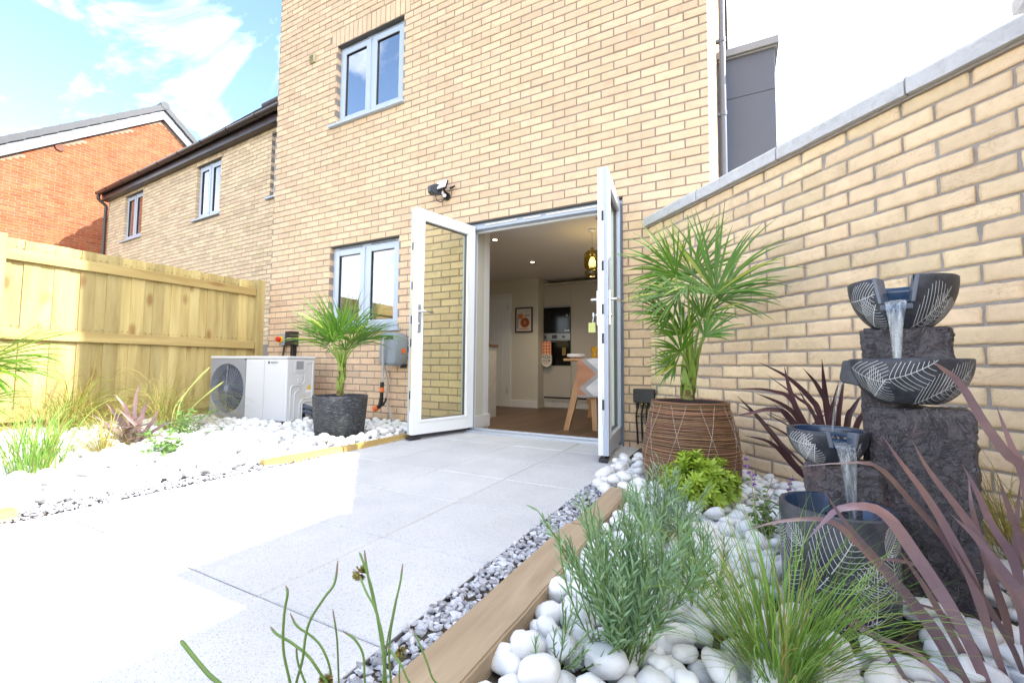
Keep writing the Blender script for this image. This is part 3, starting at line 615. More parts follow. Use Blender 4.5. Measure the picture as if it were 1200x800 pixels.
# the wall turns the corner at a pier and carries on along the garden boundary, off to the right
PX0, PX1, PY0, PY1 = .955, 1.40, 1.585, 2.03
for (O, U, Nn, L) in (((PX0,PY1,0),(0,-1,0),(-1,0,0),PY1-PY0), ((PX0,PY0,0),(1,0,0),(0,-1,0),PX1-PX0), ((PX1,PY1,0),(-1,0,0),(0,1,0),PX1-PX0)):
    bricks(mb, layout(L, -.02, 1.93), O, U, Nn, .05)
mb.box(PX0+.006, PX1-.006, PY0+.006, PY1-.006, -.1, 1.925, 1)
bricks(mb, layout(4.6, -.02, 1.772), (1.16, PY0-.001, 0), (0,-1,0), (-1,0,0), .05)
mb.box(1.166, 1.37, PY0-4.6, PY0-.001, -.15, 1.777, 1)
obj('wall', mb, [BUFFW, MORTG], gw)
rj = random.Random(3)
cuts = [-.02, .58, 1.19, 1.79, GL+.05]
TG = Matrix.Identity(4); TG.col[0][:3] = GU; TG.col[1][:3] = -GN; TG.col[3][:3] = G0
def coping(T, a, b, y0, y1, z0=1.778, h=.077, e0=0.0, e1=0.0):
    bm = bmesh.new(); n = max(2, int((b-a)/.03)); m = 8
    prof = [(y0,z0),(y0,z0+h*.8),(y0+.012,z0+h),((y0+y1)/2,z0+h+.012),(y1-.012,z0+h),(y1,z0+h*.8),(y1,z0),(y1-.05,z0),(y0+.05,z0)]
    rings = []
    for i in range(n+1):
        u = a+(b-a)*i/n
        rings.append([bm.verts.new(T @ Vector((u+(e0 if i == 0 else e1 if i == n else 0)*(p[0]-y0), p[0]+noise.noise(Vector((u*9,p[1]*30,p[0]*9+a)))*.003, p[1]+noise.noise(Vector((u*11+5,p[0]*20,a)))*.0025))) for p in prof])
    k = len(prof)
    for i in range(n):
        for j in range(k): bm.faces.new((rings[i][j], rings[i+1][j], rings[i+1][(j+1) % k], rings[i][(j+1) % k]))
    bm.faces.new(rings[0]); bm.faces.new(rings[-1][::-1]); bmesh.ops.recalc_face_normals(bm, faces=bm.faces)
    mb = MB(); bm.verts.index_update(); mb.add([v.co for v in bm.verts], [[v.index for v in f.verts] for f in bm.faces]); bm.free(); return mb
for a, b in zip(cuts, cuts[1:]):
    obj('coping_stone', coping(TG, a+.004, b-.004, -.045, .26), CONC, gw)
T2 = Matrix.Translation((1.16, PY0-.05, 0)) @ Matrix.Rotation(-PI/2, 4, 'Z')
for k in range(7): obj('coping_stone', coping(T2, k*.64+.004, k*.64+.636, -.045, .25), CONC, gw)
mb = MB(); mb.box(PX0-.04, PX1+.04, PY0-.04, PY1+.15, 1.932, 1.985)
cxp, cyp = (PX0+PX1)/2, (PY0+PY1+.11)/2
mb.add([(PX0-.04,PY0-.04,1.985),(PX1+.04,PY0-.04,1.985),(PX1+.04,PY1+.15,1.985),(PX0-.04,PY1+.15,1.985),(cxp,cyp,2.05)], [(0,1,4),(1,2,4),(2,3,4),(3,0,4)])
obj('pier_cap', mb, CONC, gw)
mb = MB()
for c in cuts[1:-1]: mb.box(c-.0042, c+.0042, -.038, .25, 1.79, 1.853, 0, TG)
mb.box(-.02, GL, -.018, .215, 1.7665, 1.7785, 0, TG)
obj('coping_mortar', mb, MORTG, gw)

# ================================================================ FENCE
PINE = woodmat('treated_pine', (.53, .43, .19), (.36, .265, .095), (9, 9, .9), .24, .75)
PINEH = woodmat('treated_pine_rail', (.51, .39, .16), (.35, .24, .08), (9, .9, 9), .10, .75, knotscale=(5, 1.5, 5))
fn = thing('timber_fence', 'yellow green treated timber fence of upright boards with three rails', 'fence', (-5.58, 1.2, 0))
FX = -5.55
mb = MB(); y = 3.40; k = 0
while y > -2.2:
    w = random.choice((.088, .094, .082, .10)); dz = random.uniform(-.006, .006); zt = 1.72+dz
    t0, t1 = .004, .026
    vs = [(FX-.05-t0,y,.06),(FX-.05,y,.06),(FX-.05+.002,y-w-.012,.06),(FX-.05-t1,y-w-.012,.06)]
    xo = random.uniform(-.002, .002) + (.010 if k % 2 else 0)
    vs = [(p[0]+xo, p[1], p[2]) for p in vs]+[(p[0]+xo, p[1], zt) for p in vs]
    mb.add(vs, [(0,1,5,4),(1,2,6,5),(2,3,7,6),(3,0,4,7),(4,5,6,7),(3,2,1,0)])
    for zn in (.17, .885, 1.575):                                    # pairs of nail heads at each rail
        for dy in (.25, .7):
            q = (FX-.0475+.010, y-w*dy, zn+.075+random.uniform(-.006, .006)); mb.tube([(q[0]-.02, q[1], q[2]), (q[0]+.0035, q[1], q[2])], .0032, 6, 1)
    y -= w; k += 1
obj('board_panel', mb, [PINE, mat('nail_head', (.10, .075, .05), .6)], fn)
zr = [(.17, .10), (.885, .095), (1.575, .095)]
for z, h in zr:
    mb = MB(); mb.box(FX-.041, FX-.002, -2.2, 3.40, z-h/2, z+h/2); obj('rail', mb, PINEH, fn, bevel=.004)
for y in (3.455, 1.17, -1.15):
    mb = MB(); mb.box(FX-.085, FX+.012, y-.05, y+.05, -.05, 1.745); obj('post', mb, PINE, fn, bevel=.005)
mb = MB(); mb.box(FX-.075, FX-.045, -2.2, 3.40, -.05, .15); obj('gravel_board', mb, PINEH, fn, bevel=.004)
# ================================================================ HEAT PUMP
ACW = mat('white_casing', (.60, .61, .64), .35, .02, 3); ACG = mat('grey_fan_panel', (.27, .28, .315), .4, .03, 3)
ACD = mat('fan_dark', (.035, .05, .085), .5, .1); ACR = mat('grille_wire', (.22, .25, .31), .35, .05)
hp = thing('heat_pump', 'white heat pump unit with grey fan panel standing on pebbles by the fence', 'heat pump', (-5.26, 2.74, .03), math.atan2(.12, 1.16))
AW, AD, AH, FXW = 1.164, .36, .685, .555
mb = MB(); mb.box(FXW+.001, AW, .0, AD, .02, AH-.018); mb.box(0, FXW, .10, AD, .02, AH-.018)
cs = obj('casing', mb, ACW, hp, True, bevel=.014, seg=3)
mb = MB(); mb.box(-.006, AW+.006, -.008, AD+.006, AH-.0175, AH+.012); obj('lid', mb, ACW, hp, True, bevel=.012, seg=3)
mb = MB(); mb.box(.84, .8425, -.0012, .002, .03, AH-.03); obj('panel_seam', mb, ACG, cs, True)
cx, cz, RO = FXW*.475, AH*.50, .272
mb = MB(); nseg = 64; x0, x1, z0, z1 = .0, FXW, .02, AH-.018
def sq(t):
    c, s_ = math.cos(t), math.sin(t); k = min(((x1-cx) if c > 0 else (cx-x0))/max(abs(c), 1e-6), ((z1-cz) if s_ > 0 else (cz-z0))/max(abs(s_), 1e-6)); return cx+c*k, cz+s_*k
vo = []; vi = []; vb = []
for j in range(nseg):
    t = 2*PI*j/nseg+.0001; a = sq(t); vo.append((a[0], 0, a[1])); vi.append((cx+RO*math.cos(t), 0, cz+RO*math.sin(t))); vb.append((cx+RO*.90*math.cos(t), .075, cz+RO*.90*math.sin(t)))
mb.add(vo+vi, [(j, (j+1) % nseg, nseg+(j+1) % nseg, nseg+j) for j in range(nseg)])
mb.add(vi+vb, [(j, (j+1) % nseg, nseg+(j+1) % nseg, nseg+j) for j in range(nseg)], 0, True)
mb.add(vo+[(p[0], .099, p[2]) for p in vo], [(j, nseg+j, nseg+(j+1) % nseg, (j+1) % nseg) for j in range(nseg)])
obj('fan_panel', mb, ACG, hp, True)
mb = MB(); mb.add(vb, [tuple(range(nseg))], 1)
for k in range(5):                                                   # fan blades
    pts = []
    a0 = k*2*PI/5
    for i in range(5):
        r = .05+.18*i/4; pts.append([(cx+r*math.cos(a0+d), .058-.02*q, cz+r*math.sin(a0+d)) for q, d in ((0, -.12-.1*i/4), (1, .28+.25*i/4))])
    vs = [p for q in pts for p in q]; mb.add(vs, [(2*i, 2*i+1, 2*i+3, 2*i+2) for i in range(4)], 0, True)
mb.tube([(cx, .07, cz), (cx, .03, cz)], .055, 24)
obj('fan', mb, [mat('fan_blade', (.07, .085, .12), .4), ACD], hp, True)
mb = MB()
for r in np.arange(.035, RO, .0165):
    mb.tube([(cx+r*math.cos(t), .004+.012*(r/RO-.3)**2, cz+r*math.sin(t)) for t in np.linspace(0, 2*PI, 49)], .0017, 4, caps=False)
for k in range(36):
    t = 2*PI*k/36; mb.tube([(cx+r*math.cos(t+.55*r/RO), .008, cz+r*math.sin(t+.55*r/RO)) for r in (.035, .11, .19, RO)], .0017, 4, caps=False)
mb.box(cx-.004, cx+.004, .001, .006, cz-RO, cz+RO); mb.tube([(cx, .010, cz), (cx, -.002, cz)], .036, 20)
obj('fan_grille', mb, ACR, hp, True)
mb = MB()                                                             # right side: embossed grips and ribs
def rib(P, r=.007): mb.tube([(AW+.001, p[0], p[1]) for p in smooth_curve([(0, a, b) for a, b in P], 20) for p in [(p.y, p.z)]] if False else [(AW+.0005, a, b) for a, b in P], r, 8)
rib([(.05,.04),(.05,.36),(.075,.39),(.16,.39),(.20,.40),(.23,.44),(.23,.60),(.25,.63),(.31,.63)])
rib([(.10,.05),(.10,.30),(.125,.325),(.165,.33)]); rib([(.33,.64),(.33,.28),(.315,.25),(.22,.245),(.19,.22),(.17,.19),(.17,.04)])
rib([(.20,.03),(.20,.19),(.22,.21),(.30,.215),(.33,.20)]); rib([(.05,.04),(.06,.02),(.10,.04)])
mb.box(AW-.01, AW+.006, .09, .11, .53, .65); mb.box(AW-.01, AW+.006, .205, .225, .53, .65); mb.box(AW-.01, AW+.006, .11, .205, .53, .55)
mb.box(AW-.01, AW+.012, .12, .195, .485, .50); mb.box(AW-.01, AW+.012, .135, .18, .41, .485)
obj('side_ribs', mb, ACW, cs, True, bevel=.003)
mb = MB(); mb.box(AW-.004, AW+.002, .11, .205, .56, .645); mb.box(AW-.004, AW+.0035, .205, .245, .05, .19, 1); obj('recess', mb, [ACG, BLACKP], cs, True)
mb = MB(); YEL = mat('sticker_yellow', (.75, .55, .02), .5)
mb.add([(AW+.0022, .255, .345), (AW+.0022, .315, .345), (AW+.0022, .285, .40)], [(0,1,2)], 0)
mb.box(AW, AW+.0018, .245, .325, .315, .335, 1)
for (a, b, c, d) in ((.15,.20,.33,.39),(.15,.20,.25,.31),(.205,.24,.25,.30)): mb.box(AW, AW+.0016, a, b, c, d, 2)
mb.add([(AW+.0026, .213, .255), (AW+.0026, .235, .255), (AW+.0026, .224, .28)], [(0,1,2)], 0)
obj('sticker', mb, [YEL, WHITE, mat('sticker_grey', (.55, .55, .56), .5)], cs, True)
INK = mat('print_dark', (.03, .03, .035), .6)
text_mesh('lettering', 'BOSCH', .029, INK, cs, (.985, -.0015, .628), (PI/2, 0, 0), .0006, False)
mb = MB(); mb.tube([(.905+.012*math.cos(t), -.002, .628+.012*math.sin(t)) for t in np.linspace(0, 2*PI, 21)], .0018, 4, caps=False); mb.box(.900, .902, -.003, -.001, .62, .636); mb.box(.908, .910, -.003, -.001, .62, .636); mb.box(.901, .909, -.003, -.001, .627, .629)
obj('emblem', mb, INK, cs, True)
mb = MB()
for x in (.12, .95): mb.box(x, x+.14, .03, AD-.02, -.045, .022)
mb.box(-.05, AW+.03, -.06, AD+.05, -.07, -.046, 1)
obj('foot', mb, [DARKP, mat('pad_slate', (.09, .09, .10), .8)], hp, True, bevel=.004)
mb = MB()
for dz in (.16, .11): mb.tube(smooth_curve([(AW-.01, .225, dz), (AW+.04, .23, dz), (AW+.075, .27, dz-.03), (AW+.08, .36, dz-.12), (AW+.06, .45, dz-.2)], 20), .022, 10)
obj('pipe', mb, mat('pipe_insulation', (.07, .085, .12), .6), hp, True)

# ================================================================ WALL FITTINGS
p = onY(336, 398, FY)
t = thing('isolator_switch', 'grey isolator switch with red and yellow knob on the wall above the heat pump', 'switch', (p.x, FY, p.z))
mb = MB(); mb.box(-.05, .05, -.07, -.001, -.075, .075); obj('box', mb, mat('switch_grey', (.30, .32, .36), .5), t, True, bevel=.006)
mb = MB(); mb.tube([(-.015, -.071, .0), (-.015, -.088, .0)], .045, 24); obj('yellow_plate', mb, mat('yellow_plastic', (.80, .48, .02), .4), t, True)
mb = MB(); mb.tube([(-.015, -.088, 0), (-.015, -.125, 0)], .032, 20); mb.box(-.022, -.008, -.135, -.125, -.03, .03); obj('knob', mb, mat('red_plastic', (.60, .03, .015), .35), t, True, bevel=.002)
mb = MB(); mb.tube([(0, -.03, -.075), (-.005, -.035, -.16), (-.03, -.05, -.36)], .010, 8); obj('cable', mb, BLACKP, t, True)
p = onY(345, 397, FY)
t = thing('junction_box', 'dark brown junction box on the wall right of the red isolator knob', 'junction box', (p.x, FY, p.z))
mb = MB(); mb.box(-.045, .085, -.10, -.001, -.085, .09); obj('box', mb, mat('box_brown', (.028, .02, .018), .45), t, True, bevel=.005)
mb = MB(); mb.box(.0, .084, -.1012, -.1002, .0, .006); obj('label_strip', mb, WHITE, t, True)
mb = MB(); mb.box(.01, .055, -.06, -.002, -.40, -.087); obj('conduit', mb, BLACKP, t, True, bevel=.004)

p = onY(461, 409, FY-.10)
t = thing('hose_reel', 'grey wall mounted hose reel box under the kitchen window', 'hose reel', (p.x, FY, p.z))
RG = mat('reel_grey', (.25, .285, .34), .4, .03); TUBE = mat('hose_grey', (.42, .40, .38), .45, .05); ORA = mat('orange_plastic', (.75, .17, .04), .4)
mb = MB(); w, h = .125, .175
prof = [(-.10,-.175),(.09,-.175),(.115,-.15),(.128,-.05),(.125,.10),(.10,.155),(.05,.175),(-.09,.175),(-.115,.15),(-.12,-.14)]
for k, (y, s) in enumerate(((-.001, .9), (-.03, 1.0), (-.16, 1.0), (-.19, .92), (-.20, .8))):
    mb.v += [(a*s, y, b*s) for a, b in prof]
n = len(prof); fs = [(k*n+i, k*n+(i+1) % n, (k+1)*n+(i+1) % n, (k+1)*n+i) for k in range(4) for i in range(n)]+[tuple(range(n))[::-1], tuple(range(4*n, 5*n))]
mb.f = fs; mb.m = [0]*len(fs); mb.s = [True]*(len(fs)-2)+[False]*2
body = obj('reel_body', mb, RG, t, True)
bm = bmesh.new(); bm.from_mesh(body.data); bmesh.ops.recalc_face_normals(bm, faces=bm.faces); bm.to_mesh(body.data); bm.free()
mb = MB(); mb.box(-.075, .085, -.204, -.196, .10, .135); obj('slot', mb, BLACKP, body, True, bevel=.004)
mb = MB(); mb.tube([(.12, -.09, -.02), (.14, -.09, -.02)], .028, 16); obj('axle_cap', mb, ORA, body, True)
mb = MB(); mb.box(.07, .12, -.07, -.02, -.20, -.165); obj('foot_clip', mb, BLACKP, t, True, bevel=.003)
mb = MB(); mb.box(-.13, .13, -.012, .0, -.03, .03); obj('bracket', mb, BLACKP, t, True, bevel=.003)
mb = MB(); mb.tube(smooth_curve([(-.01,-.20,.115),(-.012,-.235,.11),(-.015,-.235,.02),(-.03,-.215,-.2),(-.04,-.21,-.36)], 24), .0115, 10); obj('hose', mb, TUBE, t, True)
mb = MB(); mb.tube(smooth_curve([(-.11,-.08,-.02),(-.16,-.07,-.05),(-.17,-.06,-.15),(-.12,-.05,-.35),(-.13,-.05,-.55),(-.05,-.05,-.72),(.0,-.06,-.81)], 30), .011, 10)
mb.tube(smooth_curve([(.0,-.06,-.80),(-.1,-.10,-.83),(-.25,-.13,-.80),(-.35,-.22,-.82),(-.2,-.30,-.82),(.05,-.28,-.82)], 30), .011, 10); obj('feed_hose', mb, TUBE, t, True)
g = MB(); g.tube([(-.04,-.21,-.345),(-.042,-.21,-.40)], .020, 14, 1); g.tube([(-.042,-.21,-.40),(-.043,-.21,-.445)], .023, 14, 0); g.tube([(-.043,-.21,-.445),(-.043,-.21,-.50)], .019, 14, 1)
g.tube([(-.043,-.21,-.50),(-.05,-.215,-.58),(-.075,-.225,-.605)], [.022,.024,.024], 14, 1); g.tube([(-.075,-.225,-.605),(-.115,-.24,-.625)], [.027,.034], 14, 0)
g.tube([(.02,-.21,-.505),(.015,-.21,-.53),(-.015,-.213,-.575),(-.04,-.215,-.59)], [.010,.011,.012,.01], 8, 1)
obj('spray_gun', g, [ORA, BLACKP], t, True)
p = onZ(486, 505, .05)
t = thing('hose_connector', 'small orange hose connector lying on the pebbles by the left door', 'connector', p)
mb = MB(); mb.tube([(-.03,0,0),(.0,0,0.005)], [.022,.024], 14); obj('collar', mb, ORA, t, True)
mb = MB(); mb.tube([(.0,0,.005),(.03,.01,.008)], [.018,.016], 14); obj('tail', mb, mat('red_orange_plastic', (.5, .08, .03), .4), t, True)

p = onY(522, 226, FY)
t = thing('security_light', 'black wall light with white panel and sensor above the left door', 'wall light', (p.x, FY, p.z))
mb = MB(); T = Matrix.Translation((-.05, -.12, .0)) @ Matrix.Rotation(.25, 4, 'X') @ Matrix.Rotation(-.25, 4, 'Z')
for k, (y, s) in enumerate(((.06, 1.), (-.02, 1.), (-.07, .55))): mb.v += [tuple(T @ Vector((a*s, y, b*s))) for a, b in ((-.05,-.055),(.05,-.06),(.058,.045),(-.04,.05))]
mb.f = [(k*4+i, k*4+(i+1) % 4, (k+1)*4+(i+1) % 4, (k+1)*4+i) for k in range(2) for i in range(4)]+[(3,2,1,0),(8,9,10,11)]; mb.m = [0]*len(mb.f); mb.s = [False]*len(mb.f)
obj('sensor_head', mb, mat('camera_black', (.03, .035, .05), .3), t, True, bevel=.008)
mb = MB(); T = Matrix.Translation((.03, -.11, .035)) @ Matrix.Rotation(-.5, 4, 'X') @ Matrix.Rotation(-.15, 4, 'Y'); mb.box(-.055, .055, -.012, .004, -.05, .055, 0, T); obj('light_panel', mb, mat('led_panel_white', (.85, .86, .9), .3), t, True, bevel=.004)
mb = MB(); mb.box(-.06, .06, .0045, .02, -.055, .06, 0, T); mb.tube([(.03,-.10,.03),(.03,-.05,-.01),(.03,-.0,-.03)], .012, 8); mb.tube([(.03,-.03,-.05),(.03,-.002,-.05)], .04, 16); mb.tube([(.08,-.03,.02),(.14,-.03,.035)], [.012,.008], 8)
mb.tube(smooth_curve([(-.05,-.1,-.06),(-.04,-.09,-.10),(.0,-.08,-.125),(.03,-.06,-.10),(.03,-.03,-.06)], 16), .005, 6); obj('bracket', mb, BLACKP, t, True)
mb = MB(); mb.tube([(.035,-.07,-.06),(.035,-.055,-.055)], .018, 14); mb.tube([(.022,-.08,-.02),(.022,-.08,-.045)], .01, 8); obj('lens', mb, WHITE, t, True)

a = onY(744, 455, FY); b = onY(769, 472, FY)
t = thing('electrical_box', 'black outdoor electrical box with hanging cables right of the patio doors', 'electrical box', ((a.x+b.x)/2, FY, (a.z+b.z)/2))
w, h = (b.x-a.x)/2, (a.z-b.z)/2
mb = MB(); mb.box(-w, w, -.075, -.001, -h, h); obj('enclosure', mb, BLACKP, t, True, bevel=.006)
mb = MB(); mb.box(-w-.008, -w+.01, -.03, -.002, -.015, .015); mb.box(w-.01, w+.008, -.03, -.002, .0, .03); obj('lug', mb, BLACKP, t, True, bevel=.002)
for k, x in enumerate((-.055, -.018, .016, .048)):
    mb = MB(); mb.tube([(x,-.04,-h),(x,-.04,-h-.045)], [.014,.012], 10)
    z = -h-.045; L = -(a.z+b.z)/2+.03
    mb.tube(smooth_curve([(x,-.04,z),(x-.012+.004*k,-.03,z-.06),(x-.008,-.012,(z+L)/2-.05),(x+.003*k-.004,-.014,L)] if k < 3 else [(x,-.04,z),(x+.02,-.04,z-.05),(x+.05,-.05,z-.12)], 18), .0075, 8); obj('cable', mb, BLACKP, t, True)
mb = MB()
for x in (-.018, .016): mb.box(x-.006, x+.006, -.058, -.054, -h-.012, -h-.004)
obj('gland_ring', mb, mat('amber_ring', (.7, .42, .05), .4), t, True)
mb = MB(); z = -.17
for x in (-.06, -.025, .01): mb.box(x-.012, x+.012, -.022, -.001, z, z+.01)
obj('cable_clip', mb, BLACKP, t, True)

# ================================================================ INTERIOR
YC = 7.2
XA, XB = onY(632, 400, YC).x, onY(669, 400, YC).x
t = thing('tall_cabinet', 'tall greige kitchen cabinet run housing the built-in ovens', 'cabinet', (-2.4, YC, FZ))
zt = 2.15; zo0, zo1 = .655, 1.735
mb = MB(); mb.box(XA+.02, -.95, YC+.03, 7.78, FZ+.12, zt-.04); obj('carcass', mb, CAB, t)
mb = MB()
for (x0, x1, z0, z1) in ((XA, XB, zo1, zt-.045), (XA, XB, .10, zo0)): mb.box(x0+.002, x1-.002, YC, YC+.028, z0+.002, z1-.002)
xs = [XB, XB+.6, XB+1.2, -.95]
for x0, x1 in zip(xs, xs[1:]):
    mb.box(x0+.002, x1-.002, YC, YC+.028, .102, zt-.045); 
obj('cabinet_door', mb, CAB, t, bevel=.002)
mb = MB(); mb.box(XA-.01, -.95, YC-.015, YC+.5, zt-.042, zt); obj('cornice', mb, CAB, t, bevel=.003)
mb = MB(); mb.box(XA-.004, -.95, YC+.05, YC+.07, FZ+.001, .092); obj('plinth', mb, mat('plinth_pale', (.55, .54, .52), .5), t)
mb = MB(); mb.box(XA+.001, -.95, YC+.02, YC+.049, .076, .10); obj('plinth_gap', mb, BLACKP, t)
OG = mat('oven_glass', (.006, .006, .007), .08, .05); OS = mat('oven_steel', (.36, .36, .36), .3, .04, metal=.9)
t = thing('microwave_oven', 'black built-in microwave above the oven in the tall cabinet', 'microwave', ((XA+XB)/2, YC, 1.27))
mb = MB(); mb.box(XA+.012, XB-.012, YC-.012, YC+.026, 1.245, 1.70); obj('glass_front', mb, OG, t, bevel=.003)
mb = MB(); mb.box(XA+.012, XB-.012, YC-.014, YC+.02, 1.702, 1.722); obj('trim', mb, OS, t); mb = MB(); mb.box(XB-.12, XB-.02, YC-.0135, YC-.0122, 1.26, 1.30); obj('display', mb, OS, t)
mb = MB(); mb.tube([(XB-.07, YC-.013, 1.55), (XB-.07, YC-.0155, 1.55)], .018, 16); obj('button', mb, mat('display_pale', (.6, .7, .75), .3), t)
t = thing('oven', 'black built-in oven with steel control strip below the microwave', 'oven', ((XA+XB)/2, YC, .66))
mb = MB(); mb.box(XA+.012, XB-.012, YC-.012, YC+.026, .665, 1.10); mb.box(XA+.1, XB-.1, YC-.0135, YC-.0122, .74, 1.03); obj('glass_front', mb, OG, t, bevel=.003)
mb = MB(); mb.box(XA+.012, XB-.012, YC-.012, YC+.026, 1.108, 1.235); obj('control_strip', mb, OS, t, bevel=.002)
mb = MB(); mb.box((XA+XB)/2-.05, (XA+XB)/2+.05, YC-.0145, YC-.0122, 1.14, 1.205)
for x in (XA+.13, XB-.13): mb.tube([(x, YC-.012, 1.17), (x, YC-.035, 1.17)], .022, 16)
obj('knob', mb, [mat('knob_dark', (.05, .05, .055), .3)], t)
mb = MB(); mb.tube([(XA+.05, YC-.055, 1.085), (XB-.05, YC-.055, 1.085)], .010, 10)
for x in (XA+.08, XB-.08): mb.tube([(x, YC-.055, 1.085), (x, YC-.012, 1.085)], .007, 8)
obj('handle', mb, OS, t)
mb = MB(); mb.box(XB-.16, XB-.09, YC-.0148, YC-.0136, .84, .98); obj('gold_patch', mb, mat('patch_gold', (.25, .17, .03), .4), t)  # small flat gold patch on the oven glass
def checkmat():
    m = bpy.data.materials.new('check_cloth'); m.use_nodes = True; tt = m.node_tree; p = tt.nodes['Principled BSDF']; p.inputs['Roughness'].default_value = .9
    tc = N(tt, 'ShaderNodeTexCoord'); ck = N(tt, 'ShaderNodeTexChecker', Scale=26); mp = N(tt, 'ShaderNodeMapping'); mp.inputs['Rotation'].default_value = (0, PI/4, 0); mp.inputs['Location'].default_value = (0, .02, 0)
    LK(tt, tc.outputs['Object'], mp.inputs[0]); LK(tt, mp.outputs[0], ck.inputs['Vector']); ck.inputs['Color1'].default_value = (.70, .12, .03, 1); ck.inputs['Color2'].default_value = (.75, .55, .38, 1); LK(tt, ck.outputs[0], p.inputs['Base Color']); return m
mx_ = (XA+XB)/2-.12
t = thing('oven_mitt', 'orange checked oven mitt with a white lettered end hanging on the oven', 'oven mitt', (mx_, YC-.066, 1.09))
def slab_outline(P, y0, y1, mi=0):
    mb = MB(); k = len(P); mb.add([(x, y, z) for y in (y0, y1) for x, z in P], [tuple(range(k)), tuple(range(2*k-1, k-1, -1))]+[(i, k+i, k+(i+1) % k, (i+1) % k) for i in range(k)], mi); return mb
ol = [(-.085,.0),(.085,.0),(.085,-.24),(-.085,-.24)]
obj('cuff', slab_outline(ol[::-1], -.03, 0), checkmat(), t, True, bevel=.006)
P = [(.095,-.242),(.098,-.36)]+[(.098*math.cos(a), -.36-.10*math.sin(a)) for a in np.linspace(.2, PI-.2, 9)]+[(-.098,-.36),(-.095,-.242)]
obj('palm_end', slab_outline(P, -.034, .0), mat('mitt_white', (.72, .70, .64), .9), t, True, bevel=.006)
P2 = [(x*1.08, -.242+(z+.242)*1.045) for x, z in P]
obj('trim', slab_outline(P2, -.026, -.006), mat('mitt_green', (.16, .20, .12), .9), t, True)
text_mesh('lettering', 'PIZZA\nCLUB', .062, INK, t, (0, -.0355, -.315), (PI/2, 0, 0), .0006, True)
mb = MB(); mb.box(-.055, .055, -.0362, -.0345, -.40, -.388); obj('stripe', mb, ORA, t, True)
mb = MB(); mb.tube([(.04,-.01,-.005),(.04,.0,.02),(.04,.015,.0)], .006, 6); obj('loop', mb, WHITE, t, True)
# picture
a = onY(604.5, 361, 6.95); b = onY(624.5, 389, 6.95)
t = thing('framed_picture', 'small framed print with orange and black shapes on the cream wall', 'picture', ((a.x+b.x)/2, 6.95, b.z))
mb = MB(); f = .022
mb.box(a.x, a.x+f, 6.92, 6.949, b.z, a.z); mb.box(b.x-f, b.x, 6.92, 6.949, b.z, a.z); mb.box(a.x+f, b.x-f, 6.92, 6.949, b.z, b.z+f); mb.box(a.x+f, b.x-f, 6.92, 6.949, a.z-f, a.z)
obj('frame', mb, mat('frame_dark', (.045, .02, .018), .4), t, bevel=.003)
mb = MB(); mb.box(a.x+f, b.x-f, 6.938, 6.948, b.z+f, a.z-f); obj('mount', mb, mat('paper_pale', (.62, .57, .53), .8), t)
mb = MB(); cxp, czp = (a.x+b.x)/2+.02, (a.z+b.z)/2-.03; PO = [mat('print_orange', (.55, .16, .05), .8), mat('print_brown', (.12, .045, .03), .8)]
mb.box(cxp-.13, cxp-.04, 6.9375, 6.9379, czp+.05, czp+.14, 0); mb.add([(cxp+.095*math.cos(q), 6.9372, czp-.02+.095*math.sin(q)) for q in np.linspace(0, 2*PI, 24, endpoint=False)], [tuple(range(23, -1, -1))], 0)
for q in np.linspace(0, 2*PI, 9, endpoint=False): mb.add([(cxp+.055*math.cos(q)+.02*math.cos(w), 6.9368, czp-.02+.055*math.sin(q)+.02*math.sin(w)) for w in np.linspace(0, 2*PI, 8, endpoint=False)], [tuple(range(7, -1, -1))], 1)
mb.box(cxp-.15, cxp-.135, 6.9375, 6.9379, czp-.12, czp+.14, 1); mb.box(cxp-.02, cxp+.09, 6.9375, 6.9379, czp+.10, czp+.115, 1); mb.box(cxp-.12, cxp+.08, 6.9375, 6.9379, czp-.14, czp-.125, 0)
obj('artwork', mb, PO, t)
# interior door in the cream wall
a = onY(566, 344, 6.95); b = onY(595, 476, 6.95)
t = thing('interior_door', 'white panelled interior door in the back wall of the kitchen', 'door', ((a.x-.2+b.x)/2, 6.95, FZ))
zd = 1.90; xl, xr = b.x-.76, b.x
mb = MB(); mb.box(xl, xr, 6.925, 6.949, FZ+.005, zd)
for k in range(6): mb.box(xl+.10+k*.095, xl+.10+k*.095+.088, 6.919, 6.9249, FZ+.2, zd-.12)
obj('leaf', mb, WPAINT, t, bevel=.003)
mb = MB(); mb.box(xr+.003, xr+.07, 6.915, 6.949, FZ+.001, zd+.07); mb.box(xl-.07, xl-.003, 6.915, 6.949, FZ+.001, zd+.07); mb.box(xl-.003, xr+.003, 6.915, 6.949, zd+.003, zd+.07); obj('architrave', mb, WPAINT, t, bevel=.004)
mb = MB()
for z in (.15, 1.65): mb.box(xr-.004, xr+.010, 6.908, 6.9149, z, z+.10)
obj('hinge', mb, STEEL, t)
# peninsula
a = onY(582.5, 404, 5.5)
t = thing('kitchen_counter', 'pale kitchen counter end with wooden worktop just inside the left door', 'counter', (a.x-.4, 4.9, FZ))
mb = MB(); mb.box(-5.19, a.x-.006, 4.905, 5.5, FZ+.001, a.z-.035); obj('end_panel', mb, mat('counter_pale', (.60, .60, .59), .5), t, bevel=.002)
mb = MB(); mb.box(-5.19, a.x+.012, 4.885, 5.52, a.z-.034, a.z+.006); obj('worktop', mb, mat('worktop_brown', (.20, .12, .085), .5, .1), t, bevel=.003)
